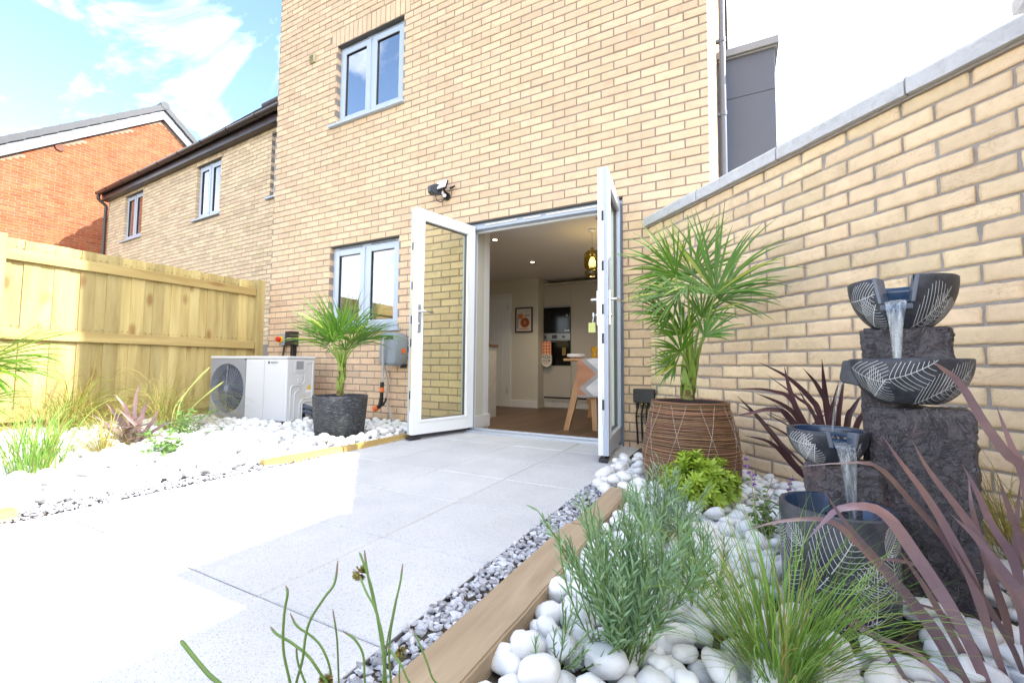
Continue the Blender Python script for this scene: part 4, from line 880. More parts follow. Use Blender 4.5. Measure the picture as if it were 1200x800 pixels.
# dining table with runner
OAK = woodmat('oak', (.50, .27, .10), (.40, .20, .07), (14, 14, 2), .06, .45, knots=False)
ty = 4.78; tl = onY(660, 420, ty); ztb = tl.z; tx0, tx1, tyl = tl.x, tl.x+.95, 6.35
t = thing('dining_table', 'light oak dining table with splayed legs just inside the doorway', 'table', ((tx0+tx1)/2, ty+.7, FZ))
mb = MB(); mb.box(tx0, tx1, ty, tyl, ztb-.028, ztb); obj('tabletop', mb, OAK, t, bevel=.006)
def leg(P0, P1, w=.055, d=.035):
    mb = MB(); P0, P1 = Vector(P0), Vector(P1)
    mb.add([P0+Vector((sx*w*.9, sy*d, 0)) for sx, sy in ((-.5,-.5),(.5,-.5),(.5,.5),(-.5,.5))]+[P1+Vector((sx*w*1.25, sy*d, 0)) for sx, sy in ((-.5,-.5),(.5,-.5),(.5,.5),(-.5,.5))], [(3,2,1,0),(4,5,6,7),(0,1,5,4),(1,2,6,5),(2,3,7,6),(3,0,4,7)])
    obj('leg', mb, OAK, t, bevel=.006)
l1 = onZ(664, 504, FZ); l2 = onZ(688, 481, FZ); l3 = onZ(698, 505, FZ)
leg((l1.x, l1.y, FZ+.001), (l1.x+.14, l1.y+.18, ztb-.029), .075, .05)
leg((l3.x, l3.y, FZ+.001), (l3.x-.07, l3.y+.1, ztb-.029), .07, .05)
leg((-1.90, 6.05, FZ+.001), (-1.76, 6.0, ztb-.029), .07, .05); leg((-1.05, 6.05, FZ+.001), (-1.15, 6.0, ztb-.029), .07, .05)
mb = MB(); mb.box(tx0+.12, tx1-.1, ty+.5, ty+.56, .18, .24); mb.box(tx0+.1, tx1-.1, 5.97, 6.03, ztb-.09, ztb-.03); obj('rail', mb, OAK, t, bevel=.004)
rx0, rx1 = onY(676.5, 420, ty-.012).x, tx1-.06; zb = onY(678, 463, ty-.012).z
t = thing('table_runner', 'white table runner with terracotta and grey zigzag hanging over the table end', 'table runner', (rx0+.2, ty, ztb))
RW, RTc, RGr = mat('runner_white', (.72, .70, .69), .9, .05, 60), mat('runner_terracotta', (.50, .235, .13), .9, .06, 60), mat('runner_grey', (.40, .37, .35), .9, .05, 60)
mb = MB(); zs = np.linspace(zb, ztb+.004, 24); yy = lambda z: ty-.008-.004*math.sin(z*40)
def edge(z):
    f = (ztb-z)/(ztb-zb); f = f % 1.0001; return rx0+.02+(.20*(f/.42) if f < .42 else .20*(1-(f-.42)/.38) if f < .80 else .20*((f-.80)/.42))
for i in range(23):
    za, zc = zs[i], zs[i+1]; ea, ec = edge(za), edge(zc); g = .075
    for (xa, xb, xc, xd, mi) in ((rx0, ea, ec, rx0, 1), (ea, ea+g, ec+g, ec, 2), (ea+g, rx1, rx1, ec+g, 0)):
        mb.add([(xa, yy(za), za), (xb, yy(za), za), (xc, yy(zc), zc), (xd, yy(zc), zc)], [(0,1,2,3)], mi)
mb.add([(rx0, yy(zb)+.004, zb), (rx1, yy(zb)+.004, zb), (rx1, ty-.001, ztb+.004), (rx0, ty-.001, ztb+.004)], [(3,2,1,0)], 0)
mb.add([(rx0, yy(ztb+.004), ztb+.004), (rx1, yy(ztb+.004), ztb+.004), (rx1, tyl-.05, ztb+.005), (rx0, tyl-.05, ztb+.005)], [(0,1,2,3)], 0)
mb.box(rx0-.002, rx1, ty-.014, ty-.003, zb-.016, zb, 2)
obj('cloth', mb, [RW, RTc, RGr], t)
def ware(name, label, cat, px, py, Y, prof, m, rim=None):
    p = onY(px, py, Y); t = thing(name, label, cat, (p.x, Y, ztb+.006)); mb = MB(); mb.lathe(prof, 28); obj('body', mb, m, t, True); return t
ware('plate_stack', 'stack of white plates on the left of the oak table', 'plates', 675, 415, ty+.28, [(0,.0),(.05,.0),(.075,.012),(.11,.022),(.112,.03),(.11,.045),(.112,.052),(.105,.055),(.07,.04),(0,.038)], WHITE)
AMB = mat('amber_glass', (.55, .30, .02), .1, .02, transl=.3)
tg = ware('tumbler', 'amber glass tumbler on the oak table beside the door', 'tumbler', 698, 412, ty+.25, [(0,.0),(.045,.0),(.05,.01),(.052,.135),(.048,.135),(.046,.02),(0,.018)], AMB)
# lamps
BULB = mat('bulb_glow', (.9, .8, .5), .3, emit=(1, .72, .30, 3.0)); DLM = mat('downlight_glow', (1, .9, .7), .3, emit=(1, .80, .52, 4.0))
def lamp(name, loc, w, col, rad, spot=None):
    l = bpy.data.lights.new(name, 'SPOT' if spot else 'POINT'); l.energy = w; l.color = col; l.shadow_soft_size = rad
    if spot: l.spot_size = spot; l.spot_blend = .6
    o = bpy.data.objects.new(name, l); C.objects.link(o); o.location = loc; return o
for k, (px, py, lb) in enumerate(((580, 281, 'recessed ceiling downlight nearest the open left door'), (624, 307, 'recessed ceiling downlight further inside the kitchen'))):
    p = onZ(px, py, CZ); t = thing('downlight', lb, 'downlight', (p.x, p.y, CZ), 0, 'lit downlights in the kitchen ceiling')
    mb = MB(); mb.lathe([(.028,-.002),(.046,-.006),(.05,-.0005)], 24); obj('bezel', mb, mat('bezel_brass', (.40, .30, .16), .3, metal=.6), t, True)
    mb = MB(); mb.lathe([(0.0001,-.003),(.028,-.003)], 20); obj('lens', mb, DLM, t, True)
    lamp('downlight_lamp', (p.x, p.y, CZ-.03), 11, (1, .80, .55), .03, 2.2)
p = onZ(694, 269, CZ); PY_ = p.y; pb = onY(692.5, 308, PY_)
t = thing('pendant_lamp', 'smoked amber glass pendant lamp with glowing bulb hanging over the table', 'pendant lamp', (p.x, p.y, CZ))
mb = MB(); mb.lathe([(.0001,-.001),(.05,-.001),(.05,-.02),(.0001,-.024)], 24); obj('ceiling_rose', mb, WHITE, t, True)
zz = pb.z-CZ; mb = MB(); mb.tube([(0,0,-.02),(0,0,zz+.12)], .004, 6); obj('cord', mb, mat('cord_pale', (.5, .48, .42), .6), t, True)
mb = MB(); mb.tube([(0,0,zz+.17),(0,0,zz+.06)], .02, 12); obj('bulb_holder', mb, mat('holder_brass', (.35, .25, .08), .3, metal=.7), t, True)
SMOKE = glassmat('smoked_amber_glass', (.62, .55, .20), .06)
mb = MB(); mb.lathe([(.03,zz+.145),(.07,zz+.13),(.092,zz+.10),(.095,zz-.03),(.085,zz-.06),(.06,zz-.075),(.075,zz-.09),(.085,zz-.11),(.08,zz-.15),(.05,zz-.165)], 32); obj('shade', mb, SMOKE, t, True)
mb = MB(); mb.lathe([(.0001,zz-.045),(.022,zz-.04),(.036,zz-.01),(.034,zz+.02),(.018,zz+.06)], 20); obj('bulb', mb, BULB, t, True)
lamp('pendant_and_extra_light', (p.x, p.y, CZ+zz-.0), 2.5, (1, .72, .38), .05)
lamp('pendant_and_extra_light', (p.x+.35, p.y+.3, CZ+zz), 1.2, (1, .72, .38), .05)  # extra weaker point light set off from the pendant, with no fitting
p = at(692, 415, 3.05)
hw = TR @ Vector((.715-.046, -.06, 1.0)); t = thing('key_bunch', 'keys with a yellow green fob hanging from the right door lock', 'keys', hw)
mb = MB(); mb.tube([(0,0.03,0),(0,-.03,0)], .006, 8); mb.box(-.004, .004, -.05, -.03, -.015, .012); mb.tube([(0,-.04,-.01),(-.005,-.045,-.06)], .004, 6); obj('key', mb, STEEL, t, True)
mb = MB(); mb.box(-.035, .015, -.05, -.042, -.125, -.055); obj('fob', mb, mat('fob_green', (.50, .52, .16), .4), t, True, bevel=.003)
a = onY(699, 256, 4.4)
t = thing('ceiling_ornament', 'orange ornament by the kitchen ceiling at the top of the doorway', 'ornament', a)
mb = MB(); mb.add([(-.06,0,.05),(.12,0,.06),(.04,0,-.06),(-.06,.02,.05),(.12,.02,.06),(.04,.02,-.06)], [(2,1,0),(3,4,5),(0,1,4,3),(1,2,5,4),(2,0,3,5)]); obj('flag', mb, mat('paper_orange', (.65, .20, .07), .8), t, True)
mb = MB(); mb.tube([(-.06,.01,.05),(-.06,.01,CZ-a.z)], .003, 6); mb.tube([(.11,.01,.055),(.11,.01,CZ-a.z)], .003, 6); obj('string', mb, WHITE, t, True)
# ================================================================ EDGING TIMBERS
SLP_ = woodmat('weathered_sleeper', (.47, .36, .24), (.31, .22, .135), (16, 1.1, 16), .08, .8, knotscale=(7, 1.3, 7))
YPINE = woodmat('edging_pine', (.56, .40, .15), (.40, .26, .08), (12, 1.2, 12), .08, .75, knots=False)
def timber(name, label, a, b, w, z0, z1, m, group):
    a, b = Vector((*a, 0)), Vector((*b, 0)); t = thing(name, label, 'timber', (a+b)/2, 0, group)
    d = (b-a).normalized(); n = Vector((-d.y, d.x, 0)); bm = bmesh.new(); L = (b-a).length; k = max(4, int(L/.05)); rings = []
    for i in range(k+1):
        c = a+d*(L*i/k)-t.location
        rings.append([bm.verts.new(c+n*(s*w/2+noise.noise(Vector((i*.5, s*3, z*20+a.y)))*.0022)+Vector((0, 0, z+noise.noise(Vector((i*.4, s*5, z*9+b.y)))*.002))) for s, z in ((-1,z0),(1,z0),(1,z1),(0,z1+.001),(-1,z1))])
    for i in range(k):
        for j in range(5): bm.faces.new((rings[i][j], rings[i+1][j], rings[i+1][(j+1) % 5], rings[i][(j+1) % 5]))
    bm.faces.new(rings[0]); bm.faces.new(rings[-1][::-1]); bmesh.ops.recalc_face_normals(bm, faces=bm.faces)
    es = [e for e in bm.edges if len(e.link_faces) == 2 and e.calc_face_angle(0) > 1.0]; bmesh.ops.bevel(bm, geom=es, offset=.005, segments=2, affect='EDGES')
    me = bpy.data.meshes.new('beam'); bm.to_mesh(me); bm.free(); me.materials.append(m); o = bpy.data.objects.new('beam', me); C.objects.link(o); o.parent = t
timber('timber_edging', 'long weathered brown timber beside the gravel strip, nearest the camera', (-.538, -.9), (-.526, 1.585), .126, -.08, .05, SLP_, 'timbers edging the beds')
timber('timber_edging', 'shorter weathered brown timber ending by the wicker pot', (-.524, 1.592), (-.521, 2.16), .100, -.08, .049, SLP_, 'timbers edging the beds')
timber('timber_edging', 'thin yellow timber edging ending against the left open door', (-2.59, 2.27), (-2.60, 3.05), .05, -.06, .04, YPINE, 'timbers edging the beds')
timber('timber_edging', 'short yellow timber edging laid on the white pebbles in the sun', (-2.645, 1.70), (-2.60, 2.26), .06, -.06, .042, YPINE, 'timbers edging the beds')
timber('timber_edging', 'sunlit yellow timber edging cut by the left border of the picture', (-2.64, -.5), (-2.63, .655), .06, -.06, .048, YPINE, 'timbers edging the beds')

# ================================================================ PEBBLES AND GRAVEL
PEB = mat('white_pebble', (.76, .76, .755), .5, .07, 18, .25, 45, .06, objrand=.12, spec=.35, c2=(.64, .63, .62), c2s=30, c2r=(.55, .8), bd=.004)
GRAV = mat('grey_chippings', (.43, .435, .47), .8, .2, 40, .5, 120, .45)
def ico(sub):
    bm = bmesh.new(); bmesh.ops.create_icosphere(bm, subdivisions=sub, radius=1); v = np.array([x.co[:] for x in bm.verts]); f = np.array([[q.index for q in p.verts] for p in bm.faces]); bm.free(); return v, f
def pebble_shape(seed, sub):
    v, f = ico(sub); o = Vector((seed*7.3, seed*3.1, seed*1.7)); rr = random.Random(seed)
    d = np.array([1+.27*noise.noise(Vector(p)*1.0+o)+.10*noise.noise(Vector(p)*2.1+o) for p in v])
    return v*d[:, None]*np.array([1.0, rr.uniform(.68, .9), rr.uniform(.5, .72)]), f
def wall_clear(x, y): return (Vector((x, y, 0))-G0).dot(GN)
FROOT = Vector((.455, 1.60, 0))
keep_out = [(-3.09, 2.68, .20), (-.235, 2.53, .22), (.24, 1.36, .13), (.47, 1.62, .13)]
def in_right(x, y):
    if not (.02 < y < 3.5) or x > 1.1: return False
    if wall_clear(x, y) < .03: return False
    if y < 2.12: return x > -.452
    return x > -.70 if y < 2.98 and y > 2.16 and x > -.70+.30*max(0, (2.35-y)) else x > -.45
ca, sa = math.cos(math.atan2(.12, 1.16)), math.sin(math.atan2(.12, 1.16))
def in_left(x, y):
    if not (-.3 < y < 3.5 and -5.5 < x < -2.70): return False
    u = (x+5.26)*ca+(y-2.74)*sa; w = -(x+5.26)*sa+(y-2.74)*ca
    return not (-.08 < u < 1.2 and -.02 < w < .42)
def scatter(test, x0, x1, y0, y1, n, rmin, rmax, pack):
    out = []; cell = 2*rmax; grid = {}
    xs = RNG.uniform(x0, x1, n); ys = RNG.uniform(y0, y1, n); rs = rmin+(rmax-rmin)*RNG.beta(1.7, 2.6, n)
    rs = rs  # trying big ones first leaves the gaps to the small
    for i in np.argsort(-rs):
        x, y, r = xs[i], ys[i], rs[i]
        if not test(x, y) or any((x-a)**2+(y-b)**2 < (c+r*.8)**2 for a, b, c in keep_out): continue
        gx, gy = int(x//cell), int(y//cell); ok = True
        for ax in (-1, 0, 1):
            for ay in (-1, 0, 1):
                for (px, py, pr_) in grid.get((gx+ax, gy+ay), ()):
                    if (px-x)**2+(py-y)**2 < (pack*(pr_+r))**2: ok = False; break
                if not ok: break
            if not ok: break
        if ok: grid.setdefault((gx, gy), []).append((x, y, r)); out.append((x, y, r))
    return out
items = []
for test, box_, n1, n2 in ((in_right, (-.72, 1.1, 0, 3.5), 9000, 2200), (in_left, (-5.5, -2.6, -.3, 3.5), 16000, 3800)):
    for k, (n, zb, pk) in enumerate(((n1, 0.0, .74), (n2, .032, 1.0))):
        for (x, y, r) in scatter(test, *box_, n, *((.017, .041) if test is in_right else (.020, .046)), pk): items.append((x, y, zb+r*.52+random.uniform(-.004, .006), r*1.06, k))
def view_size(x, y, z, r):
    d = Vector((x, y, z))-EYE; w = d.dot(FW)
    if w < .3: return 0
    px, py = 600+FPX*d.dot(RT)/w, 400-FPX*d.dot(UP)/w
    return r/w*(1.3 if items and False else 1) if -15 < px < 1215 and -15 < py < 815 else 0
near = [it for it in items if it[0] > -1.0]
order = sorted(range(len(near)), key=lambda i: -view_size(near[i][0], near[i][1], near[i][2], near[i][3])*(1.5 if near[i][4] else 1))
big = [near[i] for i in order[:300]]; bs_ = set(id(b) for b in big)
rest = [it for it in items if id(it) not in bs_]
hi = []
for k in range(14):
    v, f = pebble_shape(k+1, 3); me = bpy.data.meshes.new('pebble'); me.from_pydata(v.tolist(), [], f.tolist()); me.polygons.foreach_set('use_smooth', [True]*len(f)); me.materials.append(PEB); hi.append(me)
def rnd_rot(): return Matrix.Rotation(random.uniform(0, 2*PI), 3, 'Z') @ Matrix.Rotation(random.gauss(0, .22), 3, 'X') @ Matrix.Rotation(random.gauss(0, .22), 3, 'Y')
for (x, y, z, r, k) in big:
    o = bpy.data.objects.new('pebble', random.choice(hi)); C.objects.link(o); o.location = (x, y, z); o.scale = (r*1.12, r*1.12, r*1.12); o.rotation_euler = rnd_rot().to_euler()
    tag(o, 'smooth white pebble in the planted bed right of the patio', 'pebble', 'white pebbles in the right bed')
def bulk(name, shapes, its, m, kind='stuff', smooth=True, flat=1):
    V = []; Fc = []; o = 0
    for (x, y, z, r) in its:
        v, f = random.choice(shapes); q = (v*r) @ np.array(rnd_rot()).T; V.append(q+np.array((x, y, z))); Fc.append(f+o); o += len(v)
    V = np.concatenate(V); Fc = np.concatenate(Fc); me = bpy.data.meshes.new(name)
    me.vertices.add(len(V)); me.vertices.foreach_set('co', V.ravel()); nf = len(Fc); me.loops.add(nf*3); me.loops.foreach_set('vertex_index', Fc.ravel()); me.polygons.add(nf)
    me.polygons.foreach_set('loop_start', np.arange(0, nf*3, 3)); me.polygons.foreach_set('use_smooth', [smooth]*nf); me.materials.append(m); me.update(calc_edges=True)
    ob = bpy.data.objects.new(name, me); C.objects.link(ob); return tag(ob, kind=kind)
lo = [pebble_shape(k+31, 2) for k in range(16)]
bulk('white_pebbles', lo, [(x, y, z, r*1.1) for x, y, z, r, k in rest], PEB)
def chip(seed):
    v, f = ico(1); rr = np.random.default_rng(seed); return v*rr.uniform(.6, 1.15, (len(v), 1))*np.array([1, rr.uniform(.55, .9), rr.uniform(.35, .6)]), f
chips = [chip(k) for k in range(14)]
gi = []
for _ in range(3300): gi.append((random.uniform(-.722, -.590), random.uniform(-.6, 2.32), random.uniform(-.014, .012), random.uniform(.009, .019)))
for _ in range(4200): gi.append((random.uniform(-2.76, -2.584), random.uniform(-.3, 1.75), random.uniform(-.010, .012), random.uniform(.006, .014)))
for _ in range(500): gi.append((random.uniform(-2.62, -2.56), random.uniform(1.6, 3.0), random.uniform(-.006, .01), random.uniform(.005, .010)))
gi = [g for g in gi if not (g[1] > 2.15 and g[0] > -.60)]
bulk('grey_gravel', chips, gi, GRAV, smooth=False)
mb = MB(); mb.box(-.728, -.7235, -.66, 3.0, -.06, .001); struct('paving_edge', mb, PJ)

# ================================================================ FOUNTAIN
STONE = mat('cast_stone', (.078, .068, .074), .5, .35, 7, 1.0, 40, spec=.6, c2=(.13, .078, .078), c2s=7, c2r=(.56, .70), bd=.012)
def stone_mat():
    m = STONE; t = m.node_tree; p = [n for n in t.nodes if n.type == 'BSDF_PRINCIPLED'][0]; h = p.inputs['Base Color'].links[0].from_node
    g = N(t, 'ShaderNodeNewGeometry'); tc = N(t, 'ShaderNodeTexCoord'); n1 = N(t, 'ShaderNodeTexNoise', Scale=60, Detail=5, Roughness=.7); LK(t, tc.outputs['Object'], n1.inputs['Vector'])
    def crease(sc, w):
        q = N(t, 'ShaderNodeTexNoise', Scale=sc, Detail=5, Roughness=.62, Distortion=1.1); LK(t, tc.outputs['Object'], q.inputs['Vector'])
        e = N(t, 'ShaderNodeMath', operation='SUBTRACT'); LK(t, q.outputs['Fac'], e.inputs[0]); e.inputs[1].default_value = .5
        f = N(t, 'ShaderNodeMath', operation='ABSOLUTE'); LK(t, e.outputs[0], f.inputs[0])
        r_ = N(t, 'ShaderNodeMapRange', **{'From Min': 0, 'From Max': w, 'To Min': 1, 'To Max': 0}); LK(t, f.outputs[0], r_.inputs['Value']); return r_.outputs[0]
    c1, c2_ = crease(8, .020), crease(19, .022)
    mxx = N(t, 'ShaderNodeMath', operation='MULTIPLY_ADD'); LK(t, c2_, mxx.inputs[0]); mxx.inputs[1].default_value = .55; LK(t, c1, mxx.inputs[2])
    pr = N(t, 'ShaderNodeMapRange', **{'From Min': .50, 'From Max': .58, 'To Min': .12, 'To Max': 1}); LK(t, g.outputs['Pointiness'], pr.inputs['Value'])
    mu = N(t, 'ShaderNodeMath', operation='MULTIPLY'); LK(t, mxx.outputs[0], mu.inputs[0]); LK(t, pr.outputs[0], mu.inputs[1])
    ad = N(t, 'ShaderNodeMath', operation='MULTIPLY_ADD'); LK(t, n1.outputs['Fac'], ad.inputs[0]); ad.inputs[1].default_value = .25; LK(t, mu.outputs[0], ad.inputs[2])
    mr = N(t, 'ShaderNodeMapRange', **{'From Min': .12, 'From Max': .95, 'To Min': 0, 'To Max': .8}); LK(t, ad.outputs[0], mr.inputs['Value'])
    bn = [n for n in t.nodes if n.type == 'BUMP'][0]; b2 = N(t, 'ShaderNodeBump', Strength=.9, Distance=.008); LK(t, mxx.outputs[0], b2.inputs['Height']); LK(t, bn.outputs[0], b2.inputs['Normal']); LK(t, b2.outputs[0], p.inputs['Normal'])
    mx = N(t, 'ShaderNodeMix', data_type='RGBA'); LK(t, mr.outputs[0], mx.inputs['Factor']); LK(t, h.outputs[0], mx.inputs['A']); mx.inputs['B'].default_value = (.46, .45, .48, 1); LK(t, mx.outputs['Result'], p.inputs['Base Color'])
stone_mat()
GLAZE = mat('dark_glaze', (.030, .034, .046), .38, .25, 30, .25, 90, spec=.5, c2=(.055, .06, .075), c2s=20)
GLAZEIN = mat('blue_glaze', (.022, .045, .095), .2, .2, 12, spec=.6); ENG = mat('engraved_white', (.62, .64, .66), .7, .15, 60)
SPG = mat('spout_grey', (.13, .15, .19), .45, .15, 20)
fo = thing('water_fountain', 'tiered slate grey bowl fountain with engraved leaves pouring water among the plants', 'fountain', FROOT)
v = (FROOT-EYE); v.z = 0; YH = v.normalized(); XH = Vector((YH.y, -YH.x, 0))
def FP(px, py, y):                                                   # photo pixel -> fountain-local x,z on the plane at local depth y
    r_ = ray(px, py); t_ = ((FROOT+YH*y)-EYE).dot(YH)/r_.dot(YH); P = EYE+r_*t_; return (P-FROOT).dot(XH), P.z
TF = Matrix.Identity(4); TF.col[0][:3] = XH; TF.col[1][:3] = YH
def rough_block(x0, x1, y0, y1, z0, z1, amp=.011, seed=0):
    bm = bmesh.new(); bmesh.ops.create_cube(bm, size=1); bmesh.ops.subdivide_edges(bm, edges=bm.edges, cuts=34, use_grid_fill=True); o = Vector((seed*5.1, seed*2.3, seed))
    for vv in bm.verts:
        q = vv.co.copy(); p = Vector((x0+(q.x+.5)*(x1-x0), y0+(q.y+.5)*(y1-y0), z0+(q.z+.5)*(z1-z0)))
        n = Vector([(1 if c > .499 else -1 if c < -.499 else 0) for c in q]); 
        k = amp*(1.1*(.35-abs(noise.noise(p*9+o)))+1.0*(.3-abs(noise.noise(p*21+o)))+.6*(.3-abs(noise.noise(p*47+o)))+.35*noise.noise(p*90))+noise.noise(p*5+o)*amp*.6
        ed = sum(1 for c in q if abs(c) > .499); vv.co = TF @ (p+n.normalized()*(k-(0.006 if ed > 1 else 0)-(.3*amp if abs(q.z) > .499 else 0)))
    mb = MB(); bm.verts.index_update(); mb.add([v.co for v in bm.verts], [[q.index for q in f.verts] for f in bm.faces], 0, True); bm.free(); return mb
yb = -.075
xa, zt = FP(1019, 477, yb); xb, _ = FP(1142, 477, yb)
obj('stone_block', rough_block(xa, xb, yb, .10, -.02, zt, .011, 1), STONE, fo, True)
xa2, zt2 = FP(1012, 426, -.0); obj('stone_block', rough_block(xa2-.006, xa2+.11, -.02, .12, -.02, zt2-.012, .008, 2), STONE, fo, True)
xa3, zt3 = FP(1009, 386, -.05); xb3, _ = FP(1116, 386, -.05); _, zb3 = FP(1060, 424, -.05); obj('stone_block', rough_block(xa3, xb3, -.05, .085, zb3-.03, zt3, .010, 3), STONE, fo, True)
ys_ = -.075; xa4, zt4 = FP(941, 540, ys_-.055); xb4, _ = FP(1026, 540, ys_-.055); obj('stone_block', rough_block(xa4, xb4+.01, ys_-.055, ys_+.10, .0, zt4, .010, 4), STONE, fo, True)
def leaf_motif(mb, surf, cx, cs, ang, L, Wd, nv=9, mi=2, wl=.0012, bend=.25):
    """engraved leaf: midrib and curved side veins as fine raised lines on surface surf(a, s)->(point, normal)"""
    def line(P, w):
        pts = []; ns = []
        for a, s in P:
            r_ = surf(a, s)
            if r_ is None: 
                break
            pts.append(r_[0]+r_[1]*.0008); ns.append(r_[1])
        if len(pts) > 2: mb.strip(pts, [w]*len(pts), ns, 0, mi)
    ca_, sa_ = math.cos(ang), math.sin(ang)
    def M(u, v_): 
        v_ += bend*L*((u/L)**2); return cx+u*ca_-v_*sa_, cs+u*sa_+v_*ca_
    line([M(L*i/14, 0) for i in range(15)], wl*1.5)
    for i in range(nv):
        u0 = L*(.06+.88*i/nv); h = Wd*math.sin(PI*min(1, .16+.84*(i+.6)/nv))**.7*(1-.35*i/nv)
        for sg in (1, -1): line([M(u0+h*.75*(j/7)**1.4*(1 if j else 0)+.10*h*j/7, sg*h*(j/7)) for j in range(8)], wl)
def bowl(name, px0, px1, pyr, pyb, y, notch=None, nw=.2, ncut=.55, motifs=(), beak=False, bot=.42, level=.85, inner=GLAZEIN):
    xa, zr = FP(px0, pyr, y); xb, _ = FP(px1, pyr, y); cx_ = (xa+xb)/2; _, zb = FP((px0+px1)/2, pyb, y); Rr = (xb-xa)/2; h = zr-zb
    prof = []; no = 14
    f = lambda q: Rr*(bot+(1-bot)*math.sin(q*PI/2)**.8)
    for i in range(no+1): q = i/no; prof.append((f(q), zb+h*(1-math.cos(q*PI/2))**.95 if False else zb+h*q**1.25))
    ro = len(prof); prof += [(Rr-.003, zr+.003), (Rr-.011, zr+.002)]
    for i in range(no, 2, -1): q = i/no; prof.append((max(f(q)-.013, .01), zb+.012+(h-.012)*q**1.25))
    prof = [(.0005, zb)]+prof+[(.0005, prof[-1][1])]; zc = zb+h*ncut
    skip = None
    if notch is not None: skip = lambda a, i: abs((a-notch+PI) % (2*PI)-PI) < nw and min(prof[i][1], prof[min(i+1, len(prof)-1)][1]) >= zc-.001
    mb = MB(); mb.lathe(prof, 72, (cx_, y, 0), 0, skip=skip)
    rows = len(prof)-1
    for k in range(len(mb.f)):                                       # inside rows take the blue glaze
        if min(mb.f[k])//72 > ro+1: mb.m[k] = 1
    def surf(a, s):                                                   # a = metres round the rim, s = 0..1 up the side
        if not -.02 < s < .985: return None
        q = max(s, 0); th = -PI/2+a/Rr
        if notch is not None and abs((th-notch+PI) % (2*PI)-PI) < nw+.03 and zb+h*q**1.25 > zc-.004: return None
        r0, z0 = f(q), zb+h*q**1.25; e = .02; r1, z1 = f(min(q+e, 1)), zb+h*min(q+e, 1)**1.25; d = Vector((r1-r0, 0, z1-z0))
        n = Vector((d.z, 0, -d.x)).normalized(); c, s_ = math.cos(th), math.sin(th)
        return Vector((cx_+r0*c, y+r0*s_, z0)), Vector((n.x*c, n.x*s_, n.z))
    for m_ in motifs:
        sc = h; leaf_motif(mb, lambda a, s: surf(a, s/sc), m_[0], m_[1]*h, m_[2], m_[3], m_[4])
    mb.v = [tuple(TF @ Vector(p)) for p in mb.v]
    o = obj(name, mb, [GLAZE, inner, ENG], fo, True)
    w = MB(); zl = zb+h*level; rl = f(level**.8)-.012; w.lathe([(.0005, zl), (rl*.6, zl+.0006), (rl, zl)], 40, (cx_, y, 0)); w.v = [tuple(TF @ Vector(p)) for p in w.v]; obj('water_surface', w, WATERS, o, True)
    return o, cx_, zr, zb, Rr, h
WATERS = glassmat('still_water', (.45, .60, .72), .10, .02)
D_ = -PI/2
# top bowl, pouring towards the camera
tb, bx, bz, bzb, bR, bh = bowl('bowl', 993, 1126, 337, 387, .0, notch=D_-.06, nw=.36, ncut=.46, bot=.40,
    motifs=((-.150, .70, -.15, .100, .050), (-.120, .12, .55, .085, .050), (.040, .05, .66, .130, .060), (.085, .0, .85, .095, .050), (.135, .1, 1.0, .07, .04)), level=.70)
def place(mb): mb.v = [tuple(TF @ Vector(p)) for p in mb.v]; return mb
mb = MB(); tn = D_-.06; c, s_ = math.cos(tn), math.sin(tn); sdv = Vector((-s_, c, 0)); zl = bzb+bh*.46
for sg in (-1, 1):
    P = lambda r, z, o: Vector((bx+r*c, r*s_, z))+sdv*o*sg
    mb = MB(); vs = [P(bR*.55, zl, .019), P(bR*.97, zl+.004, .030), P(bR*.955, bz+.004, .041), P(bR*.55, bz+.002, .028)]; vs += [P(bR*.55, zl, .024), P(bR*.95, zl+.004, .038), P(bR*.93, bz+.004, .050), P(bR*.55, bz+.002, .036)]
    mb.add(vs, [(0,1,2,3),(7,6,5,4),(0,4,5,1),(1,5,6,2),(2,6,7,3),(3,7,4,0)])
    obj('spout_cheek', place(mb), SPG, tb, True, bevel=.002)
mb = MB(); c, s_ = math.cos(tn), math.sin(tn); sd = Vector((-s_, c, 0)); zl = bzb+bh*.46
mb.add([Vector((bx+r*c, r*s_, zl-.004+dz))+sd*q for r, q, dz in ((bR*.5,-.022,0),(bR*.5,.022,0),(bR*1.0,.034,.004),(bR*1.0,-.034,.004),(bR*.5,-.022,-.014),(bR*.5,.022,-.014),(bR*.97,.034,-.010),(bR*.97,-.034,-.010))], [(0,1,2,3),(7,6,5,4),(0,4,5,1),(1,5,6,2),(2,6,7,3),(3,7,4,0)])
obj('spout', place(mb), SPG, tb, True, bevel=.002)
# middle bowl, pouring to the left
mbw, mx0, mz, mzb, mR, mh = bowl('bowl', 994, 1144, 422, 472, -.022, bot=.45,
    motifs=((-.150, .86, -.55, .115, .055), (-.118, .22, .35, .085, .050), (-.045, .62, .16, .120, .050), (.015, .04, .40, .120, .050), (.065, .30, .42, .120, .048), (.125, .05, .8, .09, .045)), level=.8)
mb = MB(); tn = PI+.12; c, s_ = math.cos(tn), math.sin(tn); sd = Vector((-s_, c, 0))
def Q(r, z, o, c0=None): return Vector((mx0+r*c, -.022+r*s_, z))+sd*o
zl = mzb+mh*.45; w_ = .030
vs = []
for o in (-1, 1):
    vs += [Q(mR*.80, mz+.002, o*w_), Q(mR*1.10, mz-.002, o*w_*.92), Q(mR*1.17, mzb+mh*.52, o*w_*.85), Q(mR*1.10, mzb+mh*.44, o*w_*.85), Q(mR*.80, mzb+mh*.36, o*w_)]
mb.add(vs, [(4,3,2,1,0),(5,6,7,8,9)]+[(i, (i+1) % 5, 5+(i+1) % 5, 5+i) for i in range(5)])
obj('spout', place(mb), GLAZE, mbw, True, bevel=.004)
